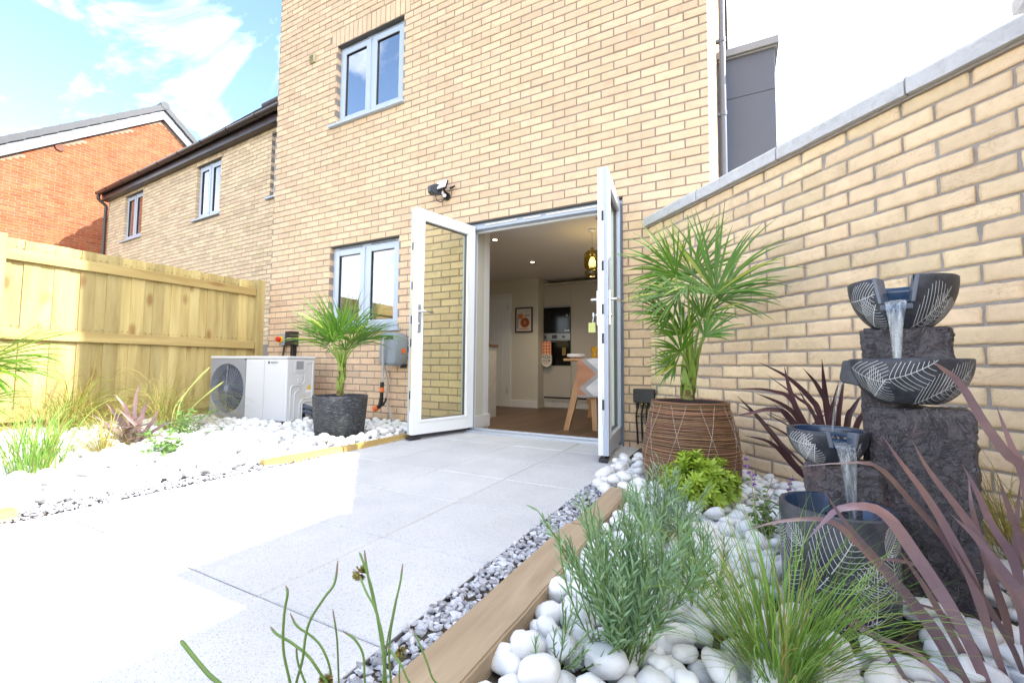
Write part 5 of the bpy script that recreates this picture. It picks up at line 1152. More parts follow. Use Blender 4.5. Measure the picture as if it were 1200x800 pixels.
# small bowl, pouring into the pot
sb, sx0, sz, szb, sR, sh = bowl('bowl', 922, 1020, 499, 541, ys_-.005, notch=D_+.52, nw=.38, ncut=.55, bot=.45,
    motifs=((-.105, .80, -.35, .085, .045), (-.080, .15, .45, .075, .045), (-.045, .02, .9, .070, .040), (.070, .05, .9, .075, .04)), level=.86)
mb = MB(); tn = D_+.52; c, s_ = math.cos(tn), math.sin(tn); sdv = Vector((-s_, c, 0)); zl = szb+sh*.55
for sg in (-1, 1):
    P = lambda r, z, o: Vector((sx0+r*c, ys_-.005+r*s_, z))+sdv*o*sg
    mb = MB(); vs = [P(sR*.6, zl, .020), P(sR*.98, zl+.004, .024), P(sR*.975, sz+.004, .031), P(sR*.6, sz+.002, .026)]; vs += [P(sR*.6, zl, .026), P(sR*.955, zl+.004, .033), P(sR*.95, sz+.004, .041), P(sR*.6, sz+.002, .034)]
    mb.add(vs, [(0,1,2,3),(7,6,5,4),(0,4,5,1),(1,5,6,2),(2,6,7,3),(3,7,4,0)])
    obj('spout_cheek', place(mb), SPG, sb, True, bevel=.002)
# cylinder pot
yc = -.235; xa, zr = FP(914, 592, yc); xb, _ = FP(1056, 592, yc); cR = (xb-xa)/2; cxc = (xa+xb)/2; zr = FP(985, 592, yc)[1]
prof = [(.0005, 0), (cR*.93, 0), (cR*.95, .02), (cR*.985, zr*.5), (cR, zr-.004), (cR-.003, zr), (cR-.014, zr), (cR-.017, zr-.004), (cR-.02, zr*.45), (.0005, zr*.45)]
mb = MB(); mb.lathe(prof, 80, (cxc, yc, 0), 0)
for k in range(len(mb.f)):
    if min(mb.f[k])//80 > 5: mb.m[k] = 1
def surf(a, s):
    if not .005 < s < zr-.006: return None
    th = -PI/2+a/cR; r_ = cR*(.95+.05*s/zr)+.0004; return Vector((cxc+r_*math.cos(th), yc+r_*math.sin(th), s)), Vector((math.cos(th), math.sin(th), 0))
for a, s, an, L, wd in ((-.03,.10,.95,.17,.085), (-.17,.02,.9,.13,.05), (.12,.20,.9,.07,.04), (-.12,.07,1.25,.15,.05), (.09,.04,1.45,.17,.055), (.0,.02,.25,.11,.05), (-.10,.02,.55,.10,.04), (.05,.12,.5,.09,.04), (-.16,.15,1.3,.10,.04), (.15,.1,1.6,.12,.04), (-.06,.19,2.2,.07,.03)):
    leaf_motif(mb, surf, a, s, an, L, wd, 10, wl=.0014, bend=.12)
pot = obj('basin', place(mb), [GLAZE, GLAZEIN, ENG], fo, True)
w = MB(); w.lathe([(.0005, zr-.055), (cR-.021, zr-.055)], 40, (cxc, yc, 0)); obj('water_surface', place(w), WATERS, pot, True)
def stream(pts, ws, th, across, n=14):
    mb = MB(); pts = smooth_curve(pts, 26); k = len(pts); vs = []
    for i, p in enumerate(pts):
        f = i/(k-1); j = f*(len(ws)-1); a = min(int(j), len(ws)-2); w = ws[a]+(ws[a+1]-ws[a])*(j-a); t = (pts[min(i+1, k-1)]-pts[max(i-1, 0)]).normalized(); ac = (across-t*across.dot(t)).normalized(); nn = t.cross(ac)
        for q in range(n):
            g = 2*PI*q/n; rp = 1+.18*math.sin(q*2.4+i*.35)+.12*math.sin(q*4.1+i*.2); vs.append(p+ac*math.cos(g)*w/2+nn*math.sin(g)*th*rp)
    mb.add(vs, [(i*n+q, i*n+(q+1) % n, (i+1)*n+(q+1) % n, (i+1)*n+q) for i in range(k-1) for q in range(n)], 0, True); return mb
tn = D_-.06; c, s_ = math.cos(tn), math.sin(tn); zl = bzb+bh*.50
P = lambda r, z: Vector((bx+r*c, r*s_, z))
obj('water_stream', place(stream([P(bR*.6, zl+.004), P(bR*.98, zl+.002), P(bR*1.12, zl-.018), P(bR*1.18, zl-.07), P(bR*1.2, mz-.012)], [.044, .050, .042, .028, .016], .0035, Vector((-s_, c, 0)))), WATER, fo, True)
tn = PI+.12; c, s_ = math.cos(tn), math.sin(tn); zl = mzb+mh*.45
obj('water_stream', place(stream([Q(mR*1.08, zl+.004, 0), Q(mR*1.16, zl-.012, 0), Q(mR*1.24, zl-.06, 0), Q(mR*1.33, sz-.008, 0)], [.04, .036, .026, .02], .004, Vector((-s_, c, 0)))), WATER, fo, True)
tn = D_+.52; c, s_ = math.cos(tn), math.sin(tn); zl = szb+sh*.66
P = lambda r, z: Vector((sx0+r*c, ys_-.005+r*s_, z))
obj('water_stream', place(stream([P(sR*.5, zl+.006), P(sR*.98, zl+.002), P(sR*1.15, zl-.02), P(sR*1.25, zl-.09), P(sR*1.3, zr-.05)], [.05, .05, .045, .03, .015], .004, Vector((-s_, c, 0)))), WATER, fo, True)
mb = MB()
for px, py, yy_, r_ in ((1060, 421, -.1, .012), (1059, 418, -.1, .008)):
    pass

# ================================================================ POTS
BPOT = mat('black_pot', (.028, .030, .036), .55, .2, 8, .6, 55, spec=.4, c2=(.17, .175, .19), c2s=9, c2r=(.53, .66), stretch=(3, 3, 22), bd=.006)
pc = at(398, 500, 3.82); pc.z = 0; t = thing('plant_pot', 'round black textured plant pot on the white pebbles left of the patio', 'pot', pc)
PH = at(398, 463, (pc-EYE).dot(FW)).z; wd = 64*(pc-EYE).dot(FW)/FPX/2/1.04
mb = MB(); mb.lathe([(.001,.015),(wd*.86,.015),(wd*.88,.03),(wd*.95,PH*.55),(wd,PH-.004),(wd-.004,PH),(wd-.022,PH),(wd-.026,PH-.006),(wd-.03,PH-.06),(.001,PH-.05)], 64); obj('pot_body', mb, BPOT, t, True)
mb = MB(); mb.lathe([(.001,PH-.045),(wd-.03,PH-.055)], 40); obj('compost', mb, SOIL, t, True)
WICK = [mat('wicker_cane', (.215, .11, .055), .45, .2, 30, island=.32, spec=.5), mat('wicker_dark', (.035, .02, .014), .8), mat('wicker_stitch', (.52, .46, .40), .7)]
wc = Vector((-.235, 2.53, 0)); wD = (wc-EYE).dot(FW); t = thing('wicker_planter', 'brown woven cane planter with pale diamond stitching by the garden wall', 'planter', wc)
WH = at(815, 470, wD).z; WR = .243
fw_ = lambda z: WR*(.80+.20*math.sin(PI*min(1, max(0, (z/WH*.86+.20)))))
mb = MB(); rr = random.Random(5); z = .012
while z < WH:
    r0 = fw_(z)+rr.uniform(-.0015, .0015); th = rr.uniform(.0030, .0048); ph = rr.uniform(0, 6.28); am = rr.uniform(.0003, .0012)
    mb.tube([((r0+.002*math.sin(5*a+ph))*math.cos(a), (r0+.002*math.sin(5*a+ph))*math.sin(a), z+am*math.sin(3*a+ph)) for a in np.linspace(0, 2*PI, 73)], th, 6, 0, caps=False); z += th*rr.uniform(1.7, 2.3)
obj('woven_cane', mb, WICK, t, True)
mb = MB(); zz = np.linspace(.01, WH-.004, 14); mb.lathe([(fw_(q)-.008, q) for q in zz]+[(fw_(WH)-.03, WH-.004), (fw_(WH)-.034, WH-.07), (.001, WH-.06)], 48, mi=1); obj('liner', mb, WICK, t, True)
mb = MB()
nd = 9
for k in range(nd):
    for sg in (1, -1):
        for s0 in range(46):
            f0 = s0/46; f1 = (s0+.6)/46; P = []
            for f in (f0, f1):
                # zig-zag: each stitch line leans round the pot and back
                zq = .02+(WH-.03)*f; tri = abs(((f*1.55) % 2)-1); a = 2*PI*k/nd+sg*(1-tri)*PI/nd; rq = fw_(zq)+.0048; P.append((rq*math.cos(a), rq*math.sin(a), zq))
            mb.tube(P, .0016, 5, 2)
obj('stitching', mb, WICK, t, True)
# ================================================================ PLANTS
PALM = mat('palm_leaf', (.105, .235, .02), .38, .15, 6, island=.22, spec=.5, transl=.32)
PALMY = mat('palm_leaf_pale', (.42, .48, .06), .45, .15, 6, island=.15, transl=.35)
PET = mat('petiole', (.22, .33, .05), .4, .15, 8, transl=.1)
TRUNK = mat('palm_trunk', (.14, .085, .04), .9, .35, 14, .8, 60, c2=(.24, .26, .07), c2s=6)
PHOR = mat('purple_flax', (.190, .120, .140), .32, .22, 10, island=.30, spec=.7, transl=.12, c2=(.26, .155, .135), c2s=5)
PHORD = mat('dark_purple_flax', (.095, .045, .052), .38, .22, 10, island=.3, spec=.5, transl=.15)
LAV = mat('lavender_leaf', (.25, .39, .215), .6, .15, 10, island=.22, spec=.3, transl=.25)
LAVS = mat('silver_lavender_leaf', (.30, .41, .29), .6, .15, 10, island=.2, spec=.3, transl=.25)
LIME = mat('lime_leaf', (.36, .50, .05), .45, .12, 10, island=.2, transl=.35)
GRS = mat('green_grass', (.20, .36, .06), .5, .15, 10, island=.35, transl=.3); GRSY = mat('straw_grass', (.42, .36, .11), .6, .15, 10, island=.3, transl=.3)
GRSO = mat('olive_gold_grass', (.30, .26, .05), .55, .15, 10, island=.3, transl=.3); STEM = mat('green_stem', (.14, .24, .05), .5, .15, 10, island=.15, transl=.1)
WEED = mat('small_green_leaf', (.15, .28, .07), .5, .15, 10, island=.3, transl=.3); VIO = mat('violet_flower', (.28, .09, .50), .7, .1, 30, island=.3, transl=.2)
STRAW = mat('dry_stem', (.38, .32, .20), .7, .15, 20, island=.3)
ru = random.uniform; Vz = Vector((0, 0, 1))
def arc(base, d, L, droop, n=7, wob=0):
    """a blade that leaves base along d and bends down under its own weight"""
    p = Vector(base); d = Vector(d).normalized(); out = [p.copy()]; st = L/n
    side = Vector((ru(-1, 1), ru(-1, 1), 0))*wob
    for i in range(n):
        d = (d+Vector((0, 0, -droop*(i+1)/n))+side*((i+1)/n)).normalized(); p = p+d*st; out.append(p.copy())
    return out
def taper(k, w, peak=.3, tip=.06): return [w*(min(1, (.45+.55*i/(k-1)/peak)) if i/(k-1) < peak else max(tip, 1-((i/(k-1)-peak)/(1-peak))**1.6)) for i in range(k)]
def fan(mb, hub, axis, nrm, R_, n=34, spread=235, w=.021, droop=.13, mi=0, fold=.28):
    """fan palm leaf: folded leaflets radiating from the hub"""
    axis = Vector(axis).normalized(); nrm = Vector(nrm); nrm = (nrm-axis*nrm.dot(axis)).normalized(); s = axis.cross(nrm)
    n = int(n*1.1)
    for i in range(n):
        a = R(-spread/2+spread*i/(n-1)+ru(-4.5, 4.5)); d = axis*math.cos(a)+s*math.sin(a)+nrm*ru(-.10, .22); L = R_*(1-.28*(abs(a)/R(spread/2))**2)*ru(.80, 1.08)
        pts = arc(hub, d, L, droop*ru(.4, 1.3), 8); k = len(pts); ws = [w*(.25+.75*min(1, j/(k-1)/.38)) if j/(k-1) < .5 else w*max(.10, 1-((j/(k-1)-.5)/.5)**1.3*.92) for j in range(k)]
        mb.strip(pts, ws, nrm, fold, mi if random.random() > .04 else 1)
def palm(name, label, base, top, fans, tr=.035, trunk_n=1):
    t = thing(name, label, 'palm', base); base = Vector(base); top = Vector(top); mb = MB()
    cur = smooth_curve([base, base*.5+top*.5+Vector((ru(-.01,.01), ru(-.01,.01), 0)), top], 14); mb.tube(cur, [tr*(1-.35*i/14)*(1+.12*math.sin(i*2.2)) for i in range(15)], 12, 0)
    for i in range(14):                                              # old leaf sheaths on the stem
        q = cur[min(14, i)]; a = i*2.4; d = Vector((math.cos(a), math.sin(a), 0)); mb.strip([q+d*tr*.75, q+d*tr*1.02+Vz*.05, q+d*tr*1.15+Vz*.10], [.05, .034, .008], d, .2, 1)
    obj('trunk', mb, [TRUNK, PET], t)
    for (hub, R_, axis, nrm, sp, n, mi) in fans:
        hub = Vector(hub); mb = MB(); s0 = top-Vz*ru(.0, .10)
        pc = smooth_curve([s0, s0*.55+hub*.45+Vector((0, 0, .025)), hub], 12); mb.tube(pc, [.009-.0045*i/12 for i in range(13)], 7, 2)
        fan(mb, hub, axis, nrm, R_, n, sp, w=.0085+.0085*R_, mi=mi); obj('frond', mb, [PALM, PALMY, PET], t)
    return t
def ax(p0, p1, d0, d1): return at(*p1, d1)-at(*p0, d0)
TOC = lambda P: (EYE-Vector(P)).normalized()
# -- palm in the wicker planter
D = wD
F = []
def addf(px, py, d, R_, tx, ty, td, sp, n=34, mi=0, tilt=(0,0,0)):
    h = at(px, py, d); F.append((h, R_, at(tx, ty, td)-h, TOC(h)+Vector(tilt), sp, n, mi))
addf(838, 345, D-.05, .47, 846, 250, D-.02, 165, 34, tilt=(0, 0, .25))
addf(792, 322, D+.02, .36, 745, 285, D-.02, 150, 24, 0, (0, 0, .6))
addf(795, 345, D-.10, .30, 720, 348, D-.12, 150, 26, 0, (0, 0, .9))
addf(812, 322, D+.10, .34, 800, 262, D+.14, 170, 26)
addf(806, 335, D-.16, .20, 790, 350, D-.3, 250, 24, 0, (0, 0, .8))
addf(798, 412, D-.12, .20, 765, 380, D-.16, 190, 24, 0, (0, 0, .4))
addf(792, 428, D-.06, .17, 752, 425, D-.04, 160, 18, 0, (0, 0, .7))
addf(843, 352, D+.04, .34, 890, 312, D+.08, 140, 24, 0, (0, 0, .5))
addf(822, 372, D+.02, .24, 838, 335, D+.0, 130, 18)
addf(800, 392, D-.04, .22, 780, 340, D-.06, 130, 20)
addf(826, 395, D-.06, .20, 850, 355, D-.06, 120, 18, 0, (0, 0, .4))
addf(786, 372, D-.08, .28, 735, 352, D-.12, 110, 20, 0, (0, 0, .8))
palm('fan_palm', 'bright green fan palm in the brown woven planter by the garden wall', at(806, 467, D), at(810, 432, D), F, .034)
# -- palm in the black pot
D = (pc-EYE).dot(FW); F = []; tp_ = at(400, 422, D)
for k, (az, el, hr, R_, sp, n) in enumerate(((0, 74, .22, .40, 110, 24), (100, 66, .24, .42, 110, 24), (200, 68, .22, .40, 110, 24), (285, 62, .22, .40, 110, 24), (40, 48, .22, .40, 120, 24), (150, 46, .22, .40, 120, 24),
        (250, 45, .20, .38, 120, 22), (325, 42, .20, .38, 120, 22), (20, 48, .18, .34, 120, 20), (180, 46, .18, .36, 120, 20), (235, 40, .13, .26, 120, 18), (300, 38, .13, .26, 130, 18))):
    a_, e_ = R(az+ru(-12, 12)), R(el); dv = RT*math.cos(a_)*math.cos(e_)+Vector((-RT.y, RT.x, 0))*math.sin(a_)*math.cos(e_)+Vz*math.sin(e_)
    e2 = e_-R(8); ax_ = RT*math.cos(a_)*math.cos(e2)+Vector((-RT.y, RT.x, 0))*math.sin(a_)*math.cos(e2)+Vz*math.sin(e2)
    F.append((tp_+dv*hr*1.05, R_*1.12, ax_, Vz-dv*.5+TOC(tp_)*.35, sp, n, 0))
palm('fan_palm', 'green fan palm in the black pot in front of the kitchen window', at(398, 463, D), tp_, F, .028)
# -- palm at the left border
D = 3.3; F = []
addf(-20, 425, D, .66, 70, 398, D, 110, 28, 0, (0, 0, .8))
addf(-20, 436, D-.1, .60, 60, 430, D-.1, 90, 22, 0, (0, 0, 1.0))
addf(-55, 420, D+.05, .5, -20, 340, D, 170, 26)
addf(-35, 475, D-.1, .42, 20, 462, D-.1, 120, 24, 0, (0, 0, .9))
addf(-70, 430, D, .5, -150, 400, D, 150, 22)
b = at(-60, 545, D); b.z = .02
palm('fan_palm', 'fan palm reaching in from the left border in front of the sunlit fence', b, at(-58, 470, D), F, .04)

def tuft(name, label, cat, base, n, L, w, spread, droop, m, rad=.03, lean=(0,0,0), m2=None, group=None):
    base = Vector(base); t = thing(name, label, cat, base, 0, group); mb = MB()
    for i in range(n):
        a = ru(0, 2*PI); el = random.random()**.7*spread; d = Vector((math.cos(a)*math.sin(el), math.sin(a)*math.sin(el), math.cos(el)))+Vector(lean); q = rad*math.sqrt(random.random())
        pts = arc(base+Vector((q*math.cos(a), q*math.sin(a), 0)), d, L*ru(.55, 1.1), droop*ru(.3, 1.4), 8, .12); k = len(pts)
        mb.strip(pts, taper(k, w*ru(.7, 1.2), .3), d.cross(Vz).cross(d) if abs(d.normalized().z) < .98 else Vector((1,0,0)), .15, 1 if m2 and random.random() < .13 else 0)
    obj('blades', mb, [m, m2 or m], t); return t
def sword(name, label, leaves, m, w=.03, extra=None):
    """New Zealand flax: folded strap leaves given as curves from base to tip"""
    base = Vector(leaves[0][0][0]); t = thing(name, label, 'flax plant', (base.x, base.y, 0))
    mb = MB()
    for P, ww in leaves:
        pts = smooth_curve(P, 22); k = len(pts); ww *= .74; ws = [ww*(.5+.5*min(1, i/(k-1)/.3)) if i/(k-1) < .35 else ww*max(.04, 1-((i/(k-1)-.35)/.65)**1.9) for i in range(k)]
        mb.strip(pts, ws, TOC(pts[k//2])+Vector((ru(-.5,.5), ru(-.5,.5), ru(-.2,.5))), .22, 0)
    obj('leaves', mb, [m], t); return t
def PX(L, db, dt, w): 
    k = len(L); return ([at(x, y, db+(dt-db)*i/(k-1)) for i, (x, y) in enumerate(L)], w)
big_ = [
 PX([(1150,835),(1125,800),(1100,750),(1069,706),(1037,669),(1000,631),(969,609),(912,611),(869,623)], .84, .92, .024),
 PX([(1172,840),(1156,800),(1125,731),(1094,681),(1069,644),(1044,609),(1019,594),(984,596),(965,612),(944,634)], .82, .86, .031),
 PX([(1150,830),(1116,769),(1087,725),(1037,666),(991,612),(967,577)], .80, .84, .021),
 PX([(1200,790),(1185,754),(1157,708),(1134,671),(1106,629),(1065,583),(1028,546),(985,543),(940,546)], .86, .90, .026),
 PX([(1185,810),(1165,760),(1139,680),(1111,624),(1083,578),(1055,541),(1035,511)], .88, .86, .024),
 PX([(1205,780),(1194,708),(1171,671),(1143,624),(1120,592),(1088,550),(1069,516)], .86, .84, .022),
 PX([(1200,770),(1195,690),(1185,652),(1162,615),(1143,573),(1127,543)], .90, .92, .024),
 PX([(1225,760),(1215,660),(1200,555),(1180,532),(1153,495),(1125,449),(1102,430),(1094,424)], .84, .80, .022),
 PX([(1220,720),(1200,560),(1185,522),(1167,474)], .88, .9, .018), PX([(1225,740),(1200,640),(1185,601),(1169,555)], .82, .82, .022),
 PX([(1215,740),(1200,699),(1185,680),(1148,634),(1113,601)], .80, .78, .023), PX([(1130,830),(1111,800),(1093,782),(1069,763),(1028,745),(1000,733),(984,726)], .80, .86, .014),
 PX([(1100,840),(1065,800),(1035,755),(1000,722),(955,688)], .80, .87, .011), PX([(1170,840),(1150,770),(1120,735),(1090,712),(1040,706),(1010,712)], .9, .95, .017),
 PX([(1195,820),(1180,730),(1160,670),(1140,600),(1135,560)], .94, 1.0, .02), PX([(1175,840),(1140,760),(1110,700),(1080,665),(1030,655),(1000,668)], .93, .98, .016),
 PX([(1210,810),(1200,720),(1190,640),(1196,560)], .92, .9, .022), PX([(1165,835),(1130,770),(1085,690),(1050,640)], .86, .9, .02)]
sword('purple_flax', 'large dusky purple flax with long arching leaves in front of the fountain', big_, PHOR)
B = (985, 585); dB = 1.62
LF = [[(919,429),(925,454),(937,487)], [(963,420),(966,454),(970,487)], [(941,431),(959,454),(972,487)], [(864,464),(887,487),(912,517),(939,553)], [(858,488),(880,484),(905,480),(930,494)], [(858,455),(905,458),(934,478)],
      [(889,424),(923,442),(950,467),(962,490)], [(1010,462),(1000,478),(993,496)], [(983,446),(978,470),(976,490)], [(898,438),(934,465),(955,488)], [(861,472),(887,487),(916,519)], [(885,460),(920,476),(940,500)],
      [(1032,450),(1015,480),(1002,505)], [(905,470),(930,500),(950,530)], [(872,510),(905,520),(940,556)], [(935,455),(950,480),(965,505)], [(990,440),(985,470),(982,500)]]
sword('purple_flax', 'dark purple flax with upright pointed leaves growing behind the fountain against the wall', [PX([B]+l[::-1], dB, dB+ru(-.18, .05), ru(.018, .028)) for l in LF]+[PX([(985,585),(960+ru(-30,30),520),(ru(880,1010),ru(450,500))], dB, dB+ru(-.1,.05), .013) for _ in range(12)], PHORD)
b = onZ(150, 525, .03); dL = (b-EYE).dot(FW)
LF = [[(160,512),(158,485),(160,462),(165,448)], [(150,515),(130,500),(108,485)], [(146,518),(125,500),(112,508)], [(155,512),(148,480),(135,462)], [(162,514),(178,495),(186,478)], [(165,515),(188,500),(205,492)], [(150,512),(136,486),(124,472)], [(158,512),(168,480),(172,470)], [(150,516),(128,512),(114,516)], [(160,516),(182,510),(196,512)]]
sword('purple_flax', 'small sunlit purple flax among white pebbles in the left bed', [PX([(152+ru(-4,4),526)]+l, dL, dL+ru(-.1,.1), ru(.034,.05)) for l in LF]+[PX([(152,526),(152+ru(-20,20),505),(152+ru(-40,40),ru(470,500))], dL, dL+ru(-.15,.1), .036) for _ in range(10)], PHOR)

def lavender(label, base, n, H, spread, m, nl=17, ll=.034, lw=.0034, group='lavender bushes in the right bed'):
    base = Vector(base); t = thing('lavender', label, 'lavender', base, 0, group); sm = MB(); lm = MB()
    for i in range(n):
        a = ru(0, 2*PI); el = (random.random()**.75)*spread; d = Vector((math.cos(a)*math.sin(el), math.sin(a)*math.sin(el), math.cos(el))); q = .05*random.random()
        L = H*ru(.55, 1.08)*(1-.25*el/spread); pts = arc(base+Vector((q*math.cos(a), q*math.sin(a), 0)), d, L, -.10, 7, .15); sm.tube(pts, [.0016]*7+[.0009], 4, 0, False)
        for j in range(nl):
            f = .22+.78*j/(nl-1); k = min(int(f*7), 6); p = pts[k].lerp(pts[k+1], f*7-k); tg = (pts[k+1]-pts[k]).normalized(); o = tg.orthogonal().normalized(); bb = j*2.4+ru(-.4,.4); o = o*math.cos(bb)+tg.cross(o)*math.sin(bb)
            ld = o*ru(.30, .62)+tg*ru(.8, 1.2); l = ll*ru(.6, 1.2)*(1-.45*max(0, f-.6)/.4); lp = arc(p, ld, l, .05, 4); lm.strip(lp, [lw*.6, lw, lw*.9, lw*.6, lw*.15], o.cross(ld), .2)
    obj('stems', sm, STEM, t); obj('leaves', lm, m, t); return t
lavender('big green lavender bush nearest the camera beside the timber edging', onZ(728, 765, .04), 74, .35, .62, LAV, 21, .052, .0044)
lavender('green lavender sprawling right of and behind the nearest lavender bush', onZ(812, 700, .04), 28, .25, .9, LAV, 18, .044, .004)
lavender('silvery lavender bush in front of the wicker planter', onZ(772, 632, .04), 60, .27, .8, LAVS, 18, .042, .0038)
lavender('small silvery lavender sprig low at the timber end of the bed', onZ(655, 778, .04), 12, .13, 1.2, LAVS, 12, .026)
# euphorbia
b = onZ(820, 590, .03); t = thing('euphorbia', 'bright lime green euphorbia mound at the foot of the wicker planter', 'euphorbia', b); sm = MB(); lm = MB()
for i in range(105):
    a = ru(0, 2*PI); el = random.random()**.6*1.3; d = Vector((math.cos(a)*math.sin(el), math.sin(a)*math.sin(el), math.cos(el))); pts = arc(b+d*.02, d, .20*ru(.75, 1.1)*(1-.12*el), -.06, 6, .1); sm.tube(pts, .0022, 5, 0, False)
    for j in range(22):
        f = .55+.45*(j/21)**.55; k = min(int(f*6), 5); p = pts[k].lerp(pts[k+1], f*6-k); tg = (pts[k+1]-pts[k]).normalized(); o = tg.orthogonal().normalized(); bb = j*2.4; o = o*math.cos(bb)+tg.cross(o)*math.sin(bb)
        ld = o+tg*(.35+.5*(f-.45)); l = .045*ru(.8, 1.15)*(1-.3*(j > 17)); lp = arc(p, ld, l, .10, 4); lm.strip(lp, [.005, .0120, .0135, .009, .0015], tg, .18, 0)
obj('stems', sm, STEM, t); obj('leaves', lm, LIME, t)
# grasses on the right
tuft('grass_tuft', 'fresh green spiky grass clump growing in the pebbles before the fountain basin', 'grass', onZ(912, 800, .03), 460, .37, .0027, .85, .22, GRS, .05, (-.02, .02, 0), GRSY)
tuft('grass_tuft', 'olive gold fine grass at the right border behind the purple leaves', 'grass', at(1195, 640, 1.30)*1-Vector((0,0,at(1195,640,1.30).z-.02)), 320, .50, .0028, .75, .45, GRSO, .06, (-.12, 0, 0), GRSY)
tuft('grass_tuft', 'thin dry grass wisps rising between the lavender bushes and the fountain', 'grass', onZ(842, 690, .03), 46, .30, .0018, .9, .35, GRSY, .05, (0, 0, 0), GRS)
# salvia
b = onZ(897, 632, .03); t = thing('salvia', 'small leafy salvia with violet flower spikes between planter and fountain', 'salvia', b); sm = MB(); lm = MB(); fm = MB()
dS = (b-EYE).dot(FW)
for (tx, ty, fl) in ((872,530,1),(884,550,1),(929,556,1),(905,560,0),(890,575,0),(915,585,0),(880,585,0),(902,592,0),(922,600,0),(893,600,0),(870,600,0),(910,570,0)):
    tp = at(tx, ty, dS+ru(-.06,.1)); pts = smooth_curve([b+Vector((ru(-.03,.03),ru(-.03,.03),0)), b.lerp(tp, .5)+Vector((ru(-.02,.02),0,.01)), tp], 12); sm.tube(pts, .0015, 5, 0, False)
    for j in range(16):
        k = int(j/16*11); o = Vector((ru(-1,1), ru(-1,1), ru(-.1,.6))).normalized(); l = .030*ru(.6,1.2)
        if fl and k > 8: continue
        lp = arc(pts[k], o, l, .2, 4); lm.strip(lp, [.003,.009,.010,.007,.001], o.orthogonal(), .2)
    if fl:
        for j in range(34): q = pts[9+int(j/34*3)]; o = Vector((ru(-1,1), ru(-1,1), ru(-.4,.8))).normalized(); fm.strip(arc(q, o, .010, .1, 3), [.003,.005,.005,.001], o.orthogonal(), .2)
obj('stems', sm, STRAW, t); obj('leaves', lm, WEED, t); obj('flowers', fm, VIO, t)
# left bed
tuft('grass_tuft', 'dark green grass clump in the left bed nearest the camera', 'grass', onZ(40, 556, .03), 200, .46, .005, .6, .30, GRS, .10, (.04, 0, 0), GRSY)
tuft('grass_tuft', 'feathery green grass arching over the left bed before the fence', 'grass', onZ(88, 505, .03), 420, .82, .004, .85, .75, GRSO, .09, (.25, .1, 0), GRS)
tuft('grass_tuft', 'pale straw coloured feather grass beside the small purple flax', 'grass', onZ(198, 503, .03), 440, .82, .0036, .85, .75, GRSY, .09, (.08, .22, 0), GRS)
tuft('grass_tuft', 'low straw grass spilling left of the small purple flax', 'grass', onZ(118, 532, .03), 200, .5, .0034, 1.0, .8, GRSY, .05, (-.05, -.1, 0), GRSO)
def weed(label, base, n, H, m, lw=.013):
    base = Vector(base); t = thing('leafy_plant', label, 'leafy plant', base); sm = MB(); lm = MB()
    for i in range(n):
        a = ru(0, 2*PI); el = ru(.2, 1.35); d = Vector((math.cos(a)*math.sin(el), math.sin(a)*math.sin(el), math.cos(el))); pts = arc(base+Vector((ru(-.05,.05), ru(-.05,.05), 0)), d, H*ru(.5, 1.1), .1, 6, .3); sm.tube(pts, .002, 4, 0, False)
        for j in range(11):
            k = min(5, 1+j//2); o = Vector((ru(-1,1), ru(-1,1), ru(-.1,.8))).normalized(); lp = arc(pts[k].lerp(pts[k+1], random.random()), o, ru(.025,.05), .25, 4); lm.strip(lp, [lw*.3, lw, lw*1.05, lw*.65, lw*.1], o.orthogonal(), .2)
    obj('stems', sm, STEM, t); obj('leaves', lm, m, t)
weed('low leafy green plant in front of the small purple flax', onZ(192, 532, .03), 24, .20, WEED)
weed('light green leafy plant beside the straw grass in the left bed', onZ(215, 512, .03), 26, .30, WEED, .010)
b = onZ(203, 508, .03); t = thing('flower_stalk', 'thin pale seed stalks leaning up before the heat pump', 'stalk', b); mb = MB(); dS = (b-EYE).dot(FW)
for P in ([(203,508),(225,478),(245,460),(262,447)], [(203,508),(212,470),(230,446),(246,430)], [(200,508),(204,480),(216,462)]):
    c = smooth_curve([at(x, y, dS) for x, y in P], 14); mb.tube(c, [.005]*9+[.008]*5+[.003], 6, 0)
obj('stems', mb, mat('pale_stalk', (.42, .46, .14), .6, island=.1), t)
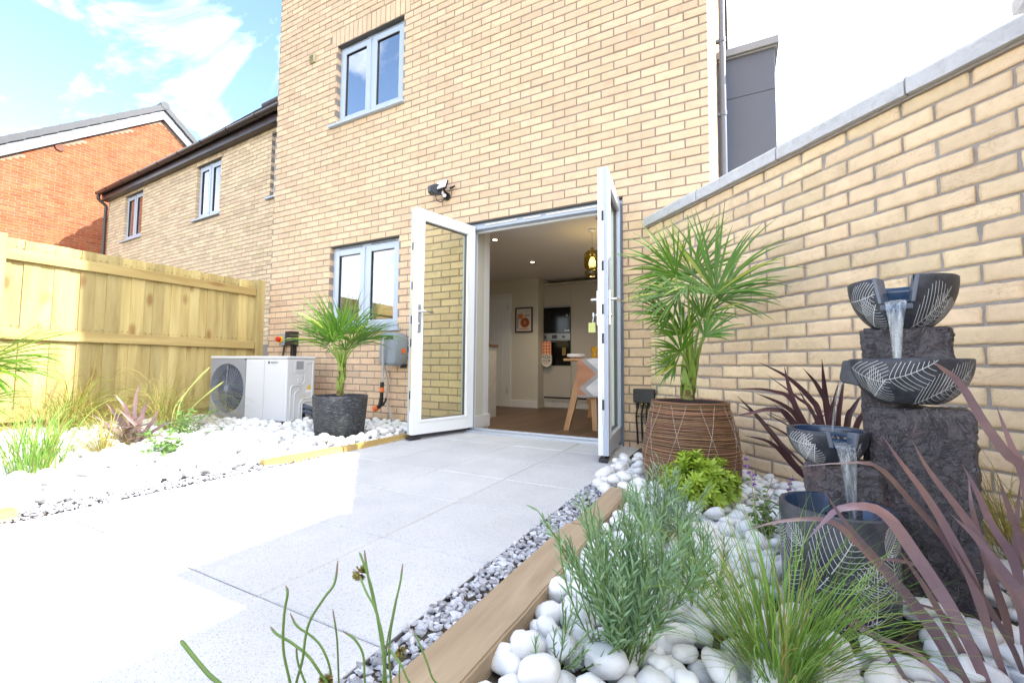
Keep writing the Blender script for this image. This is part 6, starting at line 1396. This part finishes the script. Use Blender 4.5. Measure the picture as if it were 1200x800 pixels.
# foreground alliums (rooted in the bed below the picture)
ADRY = mat('allium_tip', (.20, .15, .10), .7); AHEAD = mat('allium_head', (.26, .22, .06), .8, .2, 60, island=.35)
def allium(label, base, stalks, heads=()):
    base = Vector(base); t = thing('allium', label, 'allium', base, 0, 'allium stalks in the foreground'); mb = MB()
    for P, d0, d1, w in stalks:
        pts = [base+Vector((ru(-.02,.02), ru(-.02,.02), 0))]+[at(x, y, d0+(d1-d0)*i/max(1, len(P)-1)) for i, (x, y) in enumerate(P)]
        c = smooth_curve(pts, 30); k = len(c); mb.tube(c[:28], [w]*28, 7, 0); mb.tube(c[27:], [w*.98, w*.85, w*.7, w*.35], 7, 1)
    obj('stems', mb, [STEM, ADRY], t)
    for (x, y, d, r) in heads:
        q = at(x, y, d); mb = MB()
        for i in range(90):
            o = Vector((random.gauss(0,1), random.gauss(0,1), random.gauss(0,1))).normalized(); mb.strip([q+o*r*.2, q+o*r*.7, q+o*r], [r*.12, r*.34, r*.10], o.orthogonal(), .3)
        obj('flower_head', mb, AHEAD, t)
allium('clump of curving allium stalks left of the foreground seed head', (-.36, .36, .0), [
 ([(352,860),(340,800),(332,760),(333,720),(337,695),(335,686)], .58, .62, .0018), ([(348,850),(355,770),(362,730),(380,700),(392,683),(396,656)], .58, .64, .0018),
 ([(400,850),(370,780),(345,755),(325,743),(317,734)], .58, .62, .0018), ([(395,860),(388,790),(378,760),(365,745),(348,733),(340,718)], .6, .64, .0016), ([(400,850),(397,800),(395,750),(390,713)], .62, .66, .0014),
 ([(428,850),(427,790),(425,765),(415,748),(402,739)], .60, .62, .0016), ([(380,850),(358,800),(349,775),(347,755)], .58, .6, .0014)], [(381, 798, .6, .011)])
allium('allium clump with a dry round seed head by the gravel strip', (-.33, .37, .0), [
 ([(452,860),(450,780),(446,738),(437,700),(430,668),(427,644)], .58, .66, .0019), ([(455,860),(452,790),(444,735),(436,690),(424,654),(421,647)], .58, .66, .0016),
 ([(448,860),(450,760),(440,715),(430,695),(424,681),(422,674)], .58, .64, .0015), ([(458,850),(456,760),(463,710),(469,682),(472,660)], .6, .66, .0016), ([(455,850),(452,770),(460,720),(468,685)], .6, .66, .0012),
 ([(490,850),(475,790),(462,768),(454,756)], .58, .6, .0014), ([(520,850),(505,790),(492,755),(483,735)], .55, .58, .0012), ([(466,840),(468,785),(470,768)], .6, .62, .0012)], [(422, 671, .645, .012), (470, 764, .62, .0085)])
allium('single thick allium stalk curving in from the lower left foreground', (-.44, .30, .0), [([(290,850),(262,806),(245,790),(228,770),(216,755),(212,750)], .50, .54, .0024)])
